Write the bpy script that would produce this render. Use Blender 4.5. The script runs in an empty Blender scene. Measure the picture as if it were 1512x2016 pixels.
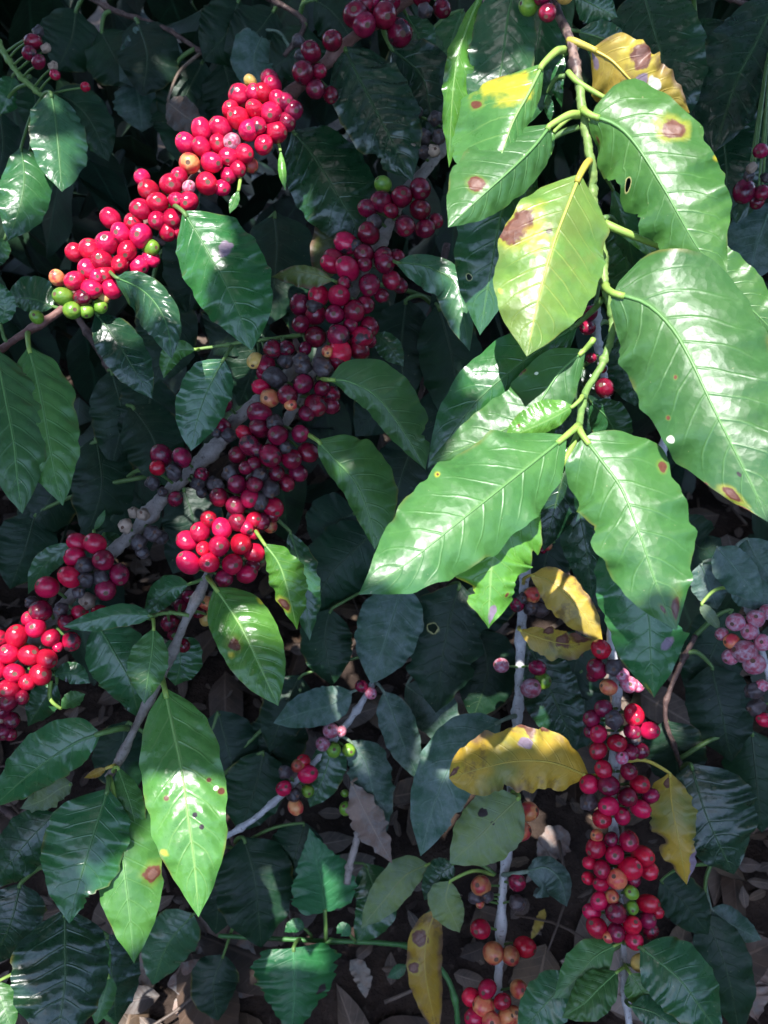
import bpy, math, random
import numpy as np
from mathutils import Matrix, Vector, Quaternion

SC = bpy.context.scene
COL = SC.collection
rnd = random.Random(7)

# ------------------------------------------------------------------ camera
PITCH = 45.0
VFOV = 60.0
FPX = 1008.0 / math.tan(math.radians(VFOV / 2))      # focal length in photo pixels
cam_d = bpy.data.cameras.new('camera')
cam = bpy.data.objects.new('camera', cam_d)
COL.objects.link(cam)
cam.location = (0, 0, 1.02)
cam.rotation_euler = (math.radians(90 - PITCH), 0, 0)
cam_d.sensor_fit = 'VERTICAL'
cam_d.angle = math.radians(VFOV)
cam_d.clip_start = 0.02
cam_d.clip_end = 200
cam_d.dof.use_dof = True; cam_d.dof.focus_distance = 0.56; cam_d.dof.aperture_fstop = 10.0
SC.camera = cam
CAM = Matrix.Translation(cam.location) @ cam.rotation_euler.to_matrix().to_4x4()
CAMR = np.array(CAM.to_3x3()); CAMT = np.array(CAM.translation)

# ------------------------------------------------------------------ light
SUN_C = np.array([-0.12, 0.50, 0.86]); SUN_C /= np.linalg.norm(SUN_C)   # direction to the sun
SUN_W = CAMR @ SUN_C
sun_el = math.asin(SUN_W[2]); sun_az = math.atan2(SUN_W[0], SUN_W[1])
sd = bpy.data.lights.new('sun', 'SUN'); sd.energy = 2.45; sd.angle = math.radians(0.5); sd.color = (1, .985, .955)
so = bpy.data.objects.new('sun', sd); COL.objects.link(so)
so.rotation_euler = Vector(SUN_W).to_track_quat('Z', 'Y').to_euler()
W = bpy.data.worlds.new('World'); SC.world = W; W.use_nodes = True
wn = W.node_tree.nodes; bg = wn['Background']
sky = wn.new('ShaderNodeTexSky'); sky.sky_type = 'NISHITA'; sky.sun_disc = False
sky.sun_elevation = sun_el; sky.sun_rotation = sun_az
W.node_tree.links.new(sky.outputs[0], bg.inputs[0]); bg.inputs[1].default_value = 0.15
SC.view_settings.view_transform = 'Standard'; SC.view_settings.look = 'None'
SC.view_settings.exposure = 2.35; SC.view_settings.gamma = 1
SC.cycles.max_bounces = 6; SC.cycles.diffuse_bounces = 3; SC.cycles.glossy_bounces = 3
SC.cycles.transparent_max_bounces = 8; SC.cycles.transmission_bounces = 3
SC.cycles.caustics_reflective = False; SC.cycles.caustics_refractive = False

# ------------------------------------------------------------------ small helpers
def pc(x, y, d):                       # photo pixel + distance along the view axis -> camera coordinates
    return np.array([(x - 756.0) / FPX * d, -(y - 1008.0) / FPX * d, -d])
def cw(p):                             # camera -> world, arrays too
    return np.asarray(p) @ CAMR.T + CAMT
WPOS = {}
def tag(o, label=None, cat=None, group=None, kind=None):
    if label: o['label'] = label
    if cat: o['category'] = cat
    if group: o['group'] = group
    if kind: o['kind'] = kind
    return o
def place(o, wpos, parent=None):
    WPOS[o.name] = np.array(wpos, float)
    if parent is not None:
        o.parent = parent
        o.location = tuple(WPOS[o.name] - WPOS[parent.name])
    else:
        o.location = tuple(wpos)
    return o
def empty(name, wpos):
    o = bpy.data.objects.new(name, None); COL.objects.link(o); o.empty_display_size = .02
    return place(o, wpos)
def mesh(name, V, F, mats, uv=None, smooth=True, midx=None):
    me = bpy.data.meshes.new(name)
    me.from_pydata([tuple(v) for v in V], [], [tuple(f) for f in F])
    for m in (mats if isinstance(mats, (list, tuple)) else [mats]): me.materials.append(m)
    if smooth: me.polygons.foreach_set('use_smooth', [True] * len(me.polygons))
    if midx is not None: me.polygons.foreach_set('material_index', midx)
    if uv is not None:
        l = me.uv_layers.new(name='UVMap')
        vi = np.zeros(len(me.loops), int); me.loops.foreach_get('vertex_index', vi)
        l.data.foreach_set('uv', np.asarray(uv)[vi].ravel())
    me.update()
    return me
def add(name, me, wpos, parent=None):
    o = bpy.data.objects.new(name, me); COL.objects.link(o)
    return place(o, wpos, parent)
def smoothline(P, n):
    P = np.asarray(P, float)
    if len(P) == 2: P = np.vstack([P[0], (P[0] + P[1]) / 2, P[1]])
    Q = np.vstack([2 * P[0] - P[1], P, 2 * P[-1] - P[-2]])
    out = []
    for i in range(1, len(Q) - 2):
        a, b, c, d = Q[i - 1:i + 3]
        for t in np.linspace(0, 1, 24, endpoint=False):
            out.append(.5 * ((2 * b) + (-a + c) * t + (2 * a - 5 * b + 4 * c - d) * t * t + (-a + 3 * b - 3 * c + d) * t ** 3))
    out.append(Q[-2]); out = np.array(out)
    s = np.r_[0, np.cumsum(np.linalg.norm(np.diff(out, axis=0), axis=1))]
    u = np.linspace(0, s[-1], n)
    return np.stack([np.interp(u, s, out[:, k]) for k in range(P.shape[1])], 1)
def tube_vf(C, R, seg=8, rough=0, seed=0, cap=True):
    C = np.asarray(C, float); n = len(C); R = np.broadcast_to(R, n).astype(float)
    rg = np.random.RandomState(seed)
    T = np.gradient(C, axis=0); T /= np.linalg.norm(T, axis=1)[:, None] + 1e-12
    up = np.array([0.31, .17, .93]); V = []; UV = []
    for i in range(n):
        a = np.cross(T[i], up); a /= np.linalg.norm(a) + 1e-9; b = np.cross(T[i], a)
        for k in range(seg):
            th = 2 * math.pi * k / seg
            r = R[i] * (1 + rough * (rg.rand() - .5) * 2)
            V.append(C[i] + r * (math.cos(th) * a + math.sin(th) * b)); UV.append((k / seg, i / (n - 1)))
    F = []
    for i in range(n - 1):
        for k in range(seg):
            k2 = (k + 1) % seg
            F.append((i * seg + k, i * seg + k2, (i + 1) * seg + k2, (i + 1) * seg + k))
    if cap:
        F.append(tuple(range(seg - 1, -1, -1))); F.append(tuple((n - 1) * seg + k for k in range(seg)))
    return V, F, UV

# ------------------------------------------------------------------ materials
class NT:
    def __init__(s, name):
        s.m = bpy.data.materials.new(name); s.m.use_nodes = True
        s.t = s.m.node_tree; s.n = s.t.nodes; s.l = s.t.links
        s.n.clear(); s.out = s.n.new('ShaderNodeOutputMaterial')
    def set(s, sock, v):
        if hasattr(v, 'is_output') or isinstance(v, bpy.types.NodeSocket): s.l.new(v, sock)
        elif v is not None: sock.default_value = v if not (isinstance(v, tuple) and len(v) == 3 and sock.type == 'RGBA') else (*v, 1)
    def math(s, op, a, b=0.0, c=None, clamp=False):
        n = s.n.new('ShaderNodeMath'); n.operation = op; n.use_clamp = clamp
        s.set(n.inputs[0], a); s.set(n.inputs[1], b)
        if c is not None: s.set(n.inputs[2], c)
        return n.outputs[0]
    def sstep(s, x, a, b, lo=0.0, hi=1.0):
        n = s.n.new('ShaderNodeMapRange'); n.interpolation_type = 'SMOOTHSTEP'
        s.set(n.inputs[0], x); n.inputs[1].default_value = a; n.inputs[2].default_value = b
        n.inputs[3].default_value = lo; n.inputs[4].default_value = hi
        return n.outputs[0]
    def mix(s, f, a, b):
        n = s.n.new('ShaderNodeMix'); n.data_type = 'RGBA'
        s.set(n.inputs[0], f); s.set(n.inputs[6], a); s.set(n.inputs[7], b)
        return n.outputs[2]
    def noise(s, scale, detail=3.0, vec=None, rough=.55):
        n = s.n.new('ShaderNodeTexNoise'); n.inputs['Scale'].default_value = scale
        n.inputs['Detail'].default_value = detail; n.inputs['Roughness'].default_value = rough
        s.l.new(vec if vec is not None else s.obj(), n.inputs['Vector'])
        return n.outputs[0]
    def obj(s):                                   # object coordinates shifted by the object's random number
        if not hasattr(s, '_o'):
            tc = s.n.new('ShaderNodeTexCoord'); oi = s.n.new('ShaderNodeObjectInfo'); s.rand = oi.outputs['Random']
            v = s.n.new('ShaderNodeVectorMath'); v.operation = 'ADD'
            c = s.n.new('ShaderNodeCombineXYZ'); m = s.math('MULTIPLY', s.rand, 7.3)
            for i in range(3): s.l.new(m, c.inputs[i])
            s.l.new(tc.outputs['Object'], v.inputs[0]); s.l.new(c.outputs[0], v.inputs[1]); s._o = v.outputs[0]
        return s._o
    def hsv(s, col, h, sat, val):
        n = s.n.new('ShaderNodeHueSaturation')
        s.set(n.inputs[0], h); s.set(n.inputs[1], sat); s.set(n.inputs[2], val); s.set(n.inputs[4], col)
        return n.outputs[0]
    def bump(s, h, strength, dist=.001):
        n = s.n.new('ShaderNodeBump'); n.inputs['Strength'].default_value = strength
        n.inputs['Distance'].default_value = dist; s.l.new(h, n.inputs['Height']); return n.outputs[0]
    def principled(s, col, rough=.4, spec=.5, normal=None, sss=0, coat=0):
        n = s.n.new('ShaderNodeBsdfPrincipled')
        s.set(n.inputs['Base Color'], col); s.set(n.inputs['Roughness'], rough)
        n.inputs['Specular IOR Level'].default_value = spec
        if normal is not None: s.l.new(normal, n.inputs['Normal'])
        if sss:
            n.inputs['Subsurface Weight'].default_value = sss
            n.inputs['Subsurface Radius'].default_value = (.004, .001, .0008); n.inputs['Subsurface Scale'].default_value = 1
        if coat: n.inputs['Coat Weight'].default_value = coat; n.inputs['Coat Roughness'].default_value = .15
        return n.outputs[0]
    def done(s, sh): s.l.new(sh, s.out.inputs[0]); return s.m

KINDS = {   # c1, c2, vein, roughness, dust, translucency
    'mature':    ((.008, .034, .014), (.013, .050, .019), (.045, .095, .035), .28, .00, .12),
    'old':       ((.0055, .024, .011), (.009, .035, .015), (.026, .055, .024), .46, .00, .10),  # darkened copy of mature, with deep shade put into the colour
    'mid':       ((.020, .085, .030), (.030, .105, .034), (.08, .18, .06), .29, .00, .16),
    'fresh':     ((.036, .118, .028), (.054, .150, .033), (.12, .25, .08), .39, .00, .20),
    'young':     ((.062, .190, .036), (.090, .235, .044), (.22, .36, .11), .29, .00, .24),
    'yellowing': ((.080, .185, .045), (.130, .220, .045), (.38, .40, .08), .36, .00, .22),
    'yellow':    ((.400, .250, .020), (.260, .190, .028), (.45, .33, .05), .45, .00, .20),
    'olive':     ((.055, .085, .020), (.085, .110, .022), (.16, .17, .05), .42, .00, .18),
    'pale':      ((.100, .170, .060), (.140, .200, .060), (.24, .30, .12), .55, .18, .20),
    'dusty':     ((.018, .060, .038), (.030, .080, .046), (.10, .17, .12), .46, .26, .08),
    'dry':       ((.130, .085, .065), (.230, .165, .130), (.26, .20, .16), .70, .25, .05),
    'weed':      ((.012, .085, .030), (.020, .115, .036), (.06, .19, .08), .48, .00, .14),
}
LMAT = {}
def leaf_mat(kind, spots=(), nl=9, wref=80.0, lref=350.0):
    key = (kind, nl) if not spots else None
    if key and key in LMAT: return LMAT[key]
    c1, c2, cv, rough, dust, trans = KINDS[kind]
    s = NT(kind + '_leaf'); s.obj()
    uv = s.n.new('ShaderNodeUVMap'); sp = s.n.new('ShaderNodeSeparateXYZ'); s.l.new(uv.outputs[0], sp.inputs[0])
    ux, uy = sp.outputs[0], sp.outputs[1]
    u = s.math('SUBTRACT', s.math('MULTIPLY', ux, 2.0), 1.0)
    a = s.math('ABSOLUTE', u)
    wob = s.math('MULTIPLY', s.math('SUBTRACT', s.noise(60, 2), .5), .018)
    sl = s.math('MULTIPLY', a, s.math('MULTIPLY_ADD', a, .06, .13))
    ph = s.math('MULTIPLY', s.math('ADD', s.math('SUBTRACT', uy, sl), wob), float(nl))
    fr = s.math('MULTIPLY', s.math('ABSOLUTE', s.math('SUBTRACT', s.math('FRACT', ph), .5)), 2.0)
    vein = s.math('MULTIPLY', s.sstep(fr, .84, 1.0), s.sstep(a, 1.0, .35))
    # finer net of veins between the laterals
    fph = s.math('MULTIPLY', s.math('ADD', uy, s.math('MULTIPLY', a, .5)), nl * 5.0)
    net = s.sstep(s.math('MULTIPLY', s.math('ABSOLUTE', s.math('SUBTRACT', s.math('FRACT', fph), .5)), 2.0), .75, 1.0)
    mid = s.sstep(a, .075, .025)
    pk = s.n.new('ShaderNodeTexVoronoi'); pk.inputs['Scale'].default_value = 230; s.l.new(s.obj(), pk.inputs['Vector']); pk = pk.outputs['Distance']
    n1 = s.noise(22, 4); n3 = s.noise(75, 4); n2 = s.noise(160, 4, rough=.65)
    col = s.mix(s.sstep(n1, .35, .68), c1, c2)
    col = s.mix(s.math('MULTIPLY', s.sstep(n3, .50, .72), .35), col, tuple(x * .55 for x in c1))
    col = s.mix(s.math('MULTIPLY', s.sstep(n2, .45, .8), .22), col, tuple(min(1, x * 1.7) for x in c2))
    col = s.hsv(col, s.math('MULTIPLY_ADD', s.rand, .022, .489), s.math('MULTIPLY_ADD', s.rand, -.15, 1.07),
                s.math('MULTIPLY_ADD', s.math('FRACT', s.math('MULTIPLY', s.rand, 17.0)), .4, .8))
    col = s.mix(s.math('MULTIPLY', net, .02), col, cv)
    col = s.mix(s.math('MAXIMUM', s.math('MULTIPLY', vein, .30), s.math('MULTIPLY', mid, .5)), col, cv)
    ro = s.math('MULTIPLY_ADD', n2, .22, rough - .10)
    # tiny specks and a thin browned rim here and there
    speck = s.sstep(s.noise(420, 2), .735, .77)
    col = s.mix(s.math('MULTIPLY', speck, .55), col, (.30, .30, .16))
    if kind in ('yellow', 'olive'):
        rb = s.math('MULTIPLY', s.sstep(a, .62, .95), s.sstep(s.noise(28, 4, rough=.65), .46, .60))
        col = s.mix(s.math('MULTIPLY', rb, .85), col, s.mix(n2, (.10, .05, .03), (.20, .12, .09)))
    rim = s.math('MULTIPLY', s.sstep(a, .90, 1.0), s.sstep(s.noise(35, 2), .52, .70))
    col = s.mix(s.math('MULTIPLY', rim, .55), col, (.17, .13, .03))
    if kind in ('yellow', 'yellowing', 'olive'):
        b = s.sstep(s.noise(40, 6, rough=.7), .53, .66)
        col = s.mix(s.math('MULTIPLY', b, s.math('MULTIPLY_ADD', s.rand, .4, .45) if kind == 'yellow' else .25), col, (.10, .055, .022))
        gg = s.sstep(s.noise(15, 3), .50, .66)
        col = s.mix(s.math('MULTIPLY', gg, .75), col, (.10, .15, .03))
    if dust:
        dm = s.math('MULTIPLY', s.sstep(s.noise(70, 6, rough=.7), .38, .68), dust * 1.6)
        col = s.mix(dm, col, (.20, .25, .26)); ro = s.math('ADD', ro, s.math('MULTIPLY', dm, .4))
    alpha = None
    if spots:
        nz = s.noise(110, 3); nzb = s.noise(420, 3)
        for (su, sv, r, ty) in spots:
            dx = s.math('MULTIPLY', s.math('SUBTRACT', u, su), wref)
            dy = s.math('MULTIPLY', s.math('SUBTRACT', uy, sv), lref)
            d = s.math('SQRT', s.math('ADD', s.math('MULTIPLY', dx, dx), s.math('MULTIPLY', dy, dy)))
            d = s.math('ADD', d, s.math('MULTIPLY', s.math('SUBTRACT', nz, .5), r * 1.9))
            core = s.sstep(d, r * 1.12, r * .80)
            if ty in 'bon':
                halo = s.sstep(d, r * 1.9, r * .9)
                col = s.mix(s.math('MULTIPLY', halo, .5 if ty == 'b' else .15), col, (.42, .36, .03))
                col = s.mix(core, col, s.mix(nzb, (.17, .060, .030), (.06, .022, .02)))
                inner = s.sstep(d, r * .62, r * .35)
                if ty in 'bn': col = s.mix(s.math('MULTIPLY', inner, .75), col, s.mix(nzb, (.24, .13, .10), (.13, .06, .05)))
            elif ty == 'y': col = s.mix(s.math('MULTIPLY', s.sstep(d, r * 1.2, r * .3), .85), col, (.50, .42, .03))
            elif ty == 'g': col = s.mix(core, col, s.mix(nzb, (.26, .20, .26), (.15, .10, .13)))
            elif ty == 'w': col = s.mix(core, col, (.70, .70, .55))
            elif ty == 'k': col = s.mix(core, col, (.025, .015, .015))
            elif ty == 'h':
                col = s.mix(s.sstep(d, r * 1.5, r * 1.0), col, (.40, .38, .15))
                al = s.sstep(d, r * .95, r * 1.0)
                alpha = al if alpha is None else s.math('MULTIPLY', alpha, al)
    hgt = s.math('ADD', s.math('MULTIPLY', vein, -.6), s.math('ADD', s.math('MULTIPLY', n2, .4), s.math('ADD', s.math('MULTIPLY', pk, .55), s.math('MULTIPLY', n3, .5))))
    nrm = s.bump(hgt, .32, .0013)
    p = s.principled(col, ro, .28 if kind == 'old' else .5, nrm, coat=0 if kind in ('dusty', 'dry', 'weed', 'pale') else ({'mature': .05, 'mid': .2}.get(kind, 0)))
    tr = s.n.new('ShaderNodeBsdfTranslucent')
    s.set(tr.inputs[0], s.hsv(col, .475, 1.1, 1.5)); s.l.new(nrm, tr.inputs[1])
    mx = s.n.new('ShaderNodeMixShader'); mx.inputs[0].default_value = trans
    s.l.new(p, mx.inputs[1]); s.l.new(tr.outputs[0], mx.inputs[2]); sh = mx.outputs[0]
    if alpha is not None:
        tp = s.n.new('ShaderNodeBsdfTransparent'); m2 = s.n.new('ShaderNodeMixShader')
        s.l.new(alpha, m2.inputs[0]); s.l.new(tp.outputs[0], m2.inputs[1]); s.l.new(sh, m2.inputs[2]); sh = m2.outputs[0]
    m = s.done(sh)
    if key: LMAT[key] = m
    return m

def stalk_mat(name, c1, c2, rough=.5):
    s = NT(name); n = s.noise(140, 4)
    col = s.mix(s.sstep(n, .35, .7), c1, c2)
    return s.done(s.principled(col, rough, .4, s.bump(n, .3, .0008)))
PET = {'mature': stalk_mat('petiole_green', (.07, .14, .035), (.10, .18, .05)),
       'young': stalk_mat('petiole_yellow_green', (.19, .31, .06), (.26, .36, .07)),
       'yellow': stalk_mat('petiole_yellow', (.45, .36, .05), (.38, .30, .06)),
       'dusty': stalk_mat('petiole_dusty', (.10, .15, .10), (.18, .22, .18), .7),
       'dry': stalk_mat('petiole_dry', (.16, .11, .08), (.22, .17, .13), .8)}
MIDM = {k: stalk_mat('midrib_' + k, tuple(.75 * v[2][i] + .25 * v[1][i] for i in range(3)), tuple(.55 * v[2][i] + .45 * v[1][i] for i in range(3)), .4) for k, v in KINDS.items()}
PETK = {'mature': 'mature', 'old': 'mature', 'mid': 'mature', 'olive': 'mature', 'weed': 'mature', 'fresh': 'young', 'young': 'young',
        'yellowing': 'yellow', 'yellow': 'yellow', 'pale': 'young', 'dusty': 'dusty', 'dry': 'dry'}
def bark_mat(name, c1, c2, c3, rough=.75):
    s = NT(name); n = s.noise(90, 5, rough=.7); n2 = s.noise(330, 4)
    col = s.mix(s.sstep(n, .38, .62), c1, c2); col = s.mix(s.sstep(n2, .58, .75), col, c3)
    return s.done(s.principled(col, rough, .25, s.bump(s.math('ADD', n, s.math('MULTIPLY', n2, .5)), .7, .0015)))
BARK = {'grey': bark_mat('grey_bark', (.20, .17, .15), (.30, .26, .24), (.11, .085, .07)),
        'pale': bark_mat('pale_grey_bark', (.34, .33, .34), (.46, .45, .46), (.20, .18, .17)),
        'red': bark_mat('reddish_brown_bark', (.13, .060, .050), (.19, .10, .085), (.07, .035, .03), .6),
        'dark': bark_mat('dark_twig_bark', (.050, .030, .028), (.12, .075, .065), (.22, .16, .13), .6),
        'shoot': stalk_mat('green_shoot', (.11, .20, .05), (.16, .25, .07)),
        'vine': stalk_mat('vine_green', (.03, .11, .03), (.05, .15, .04))}
def shoot_brown():
    s = NT('browning_shoot')
    uv = s.n.new('ShaderNodeUVMap'); sp = s.n.new('ShaderNodeSeparateXYZ'); s.l.new(uv.outputs[0], sp.inputs[0])
    n = s.noise(150, 4)
    f = s.sstep(s.math('ADD', sp.outputs[1], s.math('MULTIPLY', s.math('SUBTRACT', n, .5), .12)), .33, .39)
    br = s.mix(s.sstep(n, .42, .6), (.05, .03, .03), (.20, .13, .11))
    gr = s.mix(s.sstep(n, .35, .7), (.12, .20, .05), (.20, .28, .08))
    return s.done(s.principled(s.mix(f, br, gr), .5, .4, s.bump(n, .4, .001)))
BARK['browning'] = shoot_brown()

def cherry_mat(name, c1, c2, rough=.20, blot=0.0, dust=0.0, sss=.12, streak=None):
    s = NT(name); s.obj(); tc = s.n.new('ShaderNodeTexCoord')
    n = s.noise(1.0, 3); f = s.noise(9, 3)
    col = s.mix(s.sstep(n, .35, .65), c1, c2)
    if streak is not None: col = s.mix(s.sstep(s.noise(.8, 2), .45, .62), col, streak)
    col = s.hsv(col, s.math('MULTIPLY_ADD', s.rand, .013, .485), 1.0, s.math('MULTIPLY_ADD', s.math('FRACT', s.math('MULTIPLY', s.rand, 31.0)), .6, .7))
    ro = rough
    if blot:
        b = s.math('MULTIPLY', s.sstep(s.noise(1.1, 2), .55, .66), s.sstep(s.math('FRACT', s.math('MULTIPLY', s.rand, 11.0)), 1 - blot, 1 - blot + .05))
        col = s.mix(b, col, (.022, .014, .018)); ro = s.math('MULTIPLY_ADD', b, .3, rough)
    if dust:
        dm = s.math('MULTIPLY', s.sstep(s.noise(2.2, 5), .38, .66), dust)
        col = s.mix(dm, col, (.42, .38, .44)); ro = s.math('ADD', ro, s.math('MULTIPLY', dm, .4)) if not isinstance(ro, float) else s.math('MULTIPLY_ADD', dm, .4, ro)
    fl = s.sstep(s.noise(6, 2), .66, .74)
    col = s.mix(s.math('MULTIPLY', fl, .3), col, (.30, .16, .10))
    return s.done(s.principled(col, ro, .5, s.bump(s.math('ADD', n, s.math('MULTIPLY', f, .12)), .10, .15), sss=sss))
CMAT = {'r': cherry_mat('ripe_red_cherry', (.50, .008, .022), (.34, .005, .016), blot=.12),
        'd': cherry_mat('dark_red_cherry', (.22, .006, .022), (.10, .004, .014), blot=.38, sss=.06),
        'k': cherry_mat('dried_black_cherry', (.022, .016, .018), (.055, .036, .034), .5, dust=.08, sss=0),
        'o': cherry_mat('orange_cherry', (.50, .15, .055), (.55, .27, .09), .34, streak=(.42, .05, .035)),
        'y': cherry_mat('yellow_cherry', (.55, .36, .10), (.45, .30, .07), .38),
        'g': cherry_mat('green_cherry', (.08, .20, .02), (.15, .27, .03), .32),
        'p': cherry_mat('dusty_pink_cherry', (.40, .04, .08), (.34, .07, .09), .42, dust=.62, sss=.05),
        't': cherry_mat('withered_tan_cherry', (.30, .22, .16), (.20, .15, .11), .7, sss=0)}
s_ = NT('cherry_navel'); NAVEL = s_.done(s_.principled(s_.mix(s_.noise(300), (.06, .025, .018), (.16, .09, .06)), .7, .3))

# ------------------------------------------------------------------ leaves
PROF = {'coffee': [(0, .02), (.04, .17), (.10, .42), (.20, .74), (.32, .94), (.44, 1), (.56, .97), (.68, .83), (.80, .57), (.88, .33), (.94, .14), (.98, .05), (1, 0.0)],
        'broad':  [(0, .04), (.03, .25), (.08, .55), (.17, .84), (.30, .99), (.44, 1), (.58, .95), (.70, .82), (.81, .60), (.90, .34), (.95, .16), (.98, .06), (1, 0.0)],
        'round':  [(0, .12), (.025, .45), (.07, .74), (.15, .93), (.28, 1), (.44, 1), (.58, .95), (.70, .82), (.81, .60), (.90, .34), (.95, .16), (.98, .06), (1, 0.0)],
    'narrow': [(0, .02), (.08, .30), (.2, .66), (.35, .93), (.5, 1), (.65, .88), (.8, .58), (.92, .24), (1, 0)],
        'cordate': [(0, .55), (.04, .82), (.14, 1), (.30, .97), (.46, .82), (.62, .58), (.76, .34), (.88, .15), (1, 0)],
        'blunt':  [(0, .05), (.05, .35), (.15, .75), (.3, .95), (.5, 1), (.7, .95), (.85, .78), (.94, .5), (.98, .3), (1, 0)]}
def blade(pts, d0, d1, wa, wb, seed=0, fold=-.14, wave=.09, quilt=.05, nl=9, arch=.05, roll=0.0, curl=0.0,
          prof='coffee', ragged=.03, notch=(), ser=0, nv=52, nu=14):
    rg = np.random.RandomState(seed)
    C2 = smoothline(pts, nv + 1); v = np.linspace(0, 1, nv + 1)
    Lpx = np.linalg.norm(np.diff(C2, axis=0), axis=1).sum()
    dm = (d0 + d1) / 2; L = Lpx / FPX * dm
    d = d0 + (d1 - d0) * v - arch * L * np.sin(math.pi * v)
    C = np.stack([pc(x, y, dd) for (x, y), dd in zip(C2, d)])
    T = np.gradient(C, axis=0); T /= np.linalg.norm(T, axis=1)[:, None]
    pr = np.array(PROF[prof]); f = np.interp(v, pr[:, 0], pr[:, 1])
    f = np.convolve(np.r_[f[0], f, f[-1]], [.2, .6, .2], 'valid'); f[-1] = 0
    V = np.zeros((nv + 1, nu + 1, 3)); UV = np.zeros((nv + 1, nu + 1, 2))
    def wob(k, amp):
        p = rg.rand(4) * 6.28; fr = k * (np.array([.55, 1.0, 1.7, 2.9]) + rg.rand(4) * .3)
        return amp * (np.sin(fr[0] * 6.28 * v + p[0]) * .5 + np.sin(fr[1] * 6.28 * v + p[1]) * .8 + np.sin(fr[2] * 6.28 * v + p[2]) * .45 + np.sin(fr[3] * 6.28 * v + p[3]) * .25)
    sides = {}
    for sgn in (1, -1):
        h = 1 + wob(4.5, ragged) * 1.0
        if ser: h = h + .13 * (1 - np.abs(np.mod(v * ser + .3, 1) * 2 - 1)) - .06
        sides[sgn] = (h, wob(4.0, wave), rg.rand())
    for (sg, nvv, nw, nd) in notch:                        # bites out of the margin: side, position, width, depth
        h, w_, p_ = sides[sg]
        dep = nd * np.clip(1 - np.abs(v - nvv) / nw, 0, 1) ** .6
        sides[sg] = (h * (1 - dep * (1 + .25 * np.sin(v * 190))), w_, p_)
    rl = math.tan(math.radians(roll))
    for i in range(nv + 1):
        vd = -C[i] / np.linalg.norm(C[i])
        S = np.cross(vd, T[i]); S /= np.linalg.norm(S); N = np.cross(S, T[i])
        if N @ vd < 0: N = -N
        for j in range(nu + 1):
            u = -1 + 2 * j / nu; u = math.copysign(abs(u) ** .9, u) if u else 0.0
            sg = 1 if u >= 0 else -1; au = abs(u)
            hs, wv, p_ = sides[sg]
            hw = (wa if sg > 0 else wb) / FPX * d[i]
            x = u * hw * f[i] * hs[i]
            wref = max(wa, wb) / FPX * d[i]
            ph = (v[i] - .13 * au - .06 * au * au) * nl
            q = quilt * wref * (abs(math.sin(math.pi * ph)) ** .7) * min(1, au * 2.4) * (1 - au ** 3 * .6) * min(1, f[i] * 1.4)
            z = fold * abs(x) - curl * x * x / max(wref, 1e-6) + wv[i] * wref * au ** 2.2 * min(1, f[i] * 1.3) + q + rl * x
            V[i, j] = C[i] + S * x + N * z
            UV[i, j] = ((u + 1) / 2, v[i])
    F = []
    for i in range(nv):
        for j in range(nu):
            a = i * (nu + 1) + j; F.append((a, a + 1, a + nu + 2, a + nu + 1))
    return V.reshape(-1, 3), F, UV.reshape(-1, 2), C, Lpx

def leaf(branch, kind, d0, d1, wa, wb, pts, node=None, spots=(), label=None, sub=True, seed=None, mid=True, pw=1.0, **kw):
    p = np.array([float(t) for t in pts.split()]).reshape(-1, 2)
    if seed is None: seed = int(p[0, 0] * 7 + p[0, 1] * 13) % 99991
    rg = random.Random(seed)
    kw.setdefault('nl', rg.choice([8, 9, 9, 10]))
    kw.setdefault('fold', rg.uniform(-.22, .05)); kw.setdefault('arch', rg.uniform(.02, .10)); kw.setdefault('roll', rg.uniform(-10, 10))
    kw.setdefault('curl', rg.uniform(0, .2))
    V, F, UV, C, L = blade(p, d0, d1, wa, wb, seed, **kw)
    sl = []
    if spots:
        px = np.stack([756 + FPX * V[:, 0] / -V[:, 2], 1008 - FPX * V[:, 1] / -V[:, 2]], 1)
        for (sx, sy, r, ty) in spots:
            k = np.argmin(((px - (sx, sy)) ** 2).sum(1)); sl.append((UV[k, 0] * 2 - 1, UV[k, 1], float(r), ty))
    mat = leaf_mat(kind, tuple(sl), kw['nl'], (wa + wb) / 2.0, L)
    Wd = cw(V); o0 = cw(C[0])
    o = add('leaf', mesh('leaf', Wd - o0, F, mat, UV), o0, branch)
    if label: o['label'] = label
    if not sub: return o
    pm = PET[PETK[kind]]
    # petiole from the stem to the blade
    if node is None:
        t = (p[0] - p[1]); t /= np.linalg.norm(t); n0 = p[0] + t * 26; nd = d0 + .008
    else:
        n0 = np.array(node[:2], float); nd = node[2] if len(node) > 2 else d0 + .004
    md = (n0 + p[0]) / 2 + (p[0] - p[1]) / np.linalg.norm(p[0] - p[1]) * min(14, .25 * np.linalg.norm(n0 - p[0]))
    PC = np.array([pc(n0[0], n0[1], nd), pc(md[0], md[1], (nd + d0) / 2 - .002), C[0] + [0, 0, .0003], C[2] + [0, 0, .0004]])
    PC = cw(smoothline(PC, 12)); rad = (.0017 if max(wa, wb) > 55 else .0013) * pw * (d0 / .55) ** .5
    Vt, Ft, Ut = tube_vf(PC, np.linspace(rad * 1.15, rad * .8, 12), 8)
    add('petiole', mesh('petiole', np.array(Vt) - PC[0], Ft, pm, Ut), PC[0], o)
    if mid and max(wa, wb) > 26:
        M = cw(C[1:int(len(C) * .97):2]); nm = len(M)
        Vt, Ft, Ut = tube_vf(M, np.linspace(rad * .50, rad * .08, nm), 6)
        add('midrib', mesh('midrib', np.array(Vt) - M[0], Ft, MIDM[kind], Ut), M[0], o)
    return o

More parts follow.
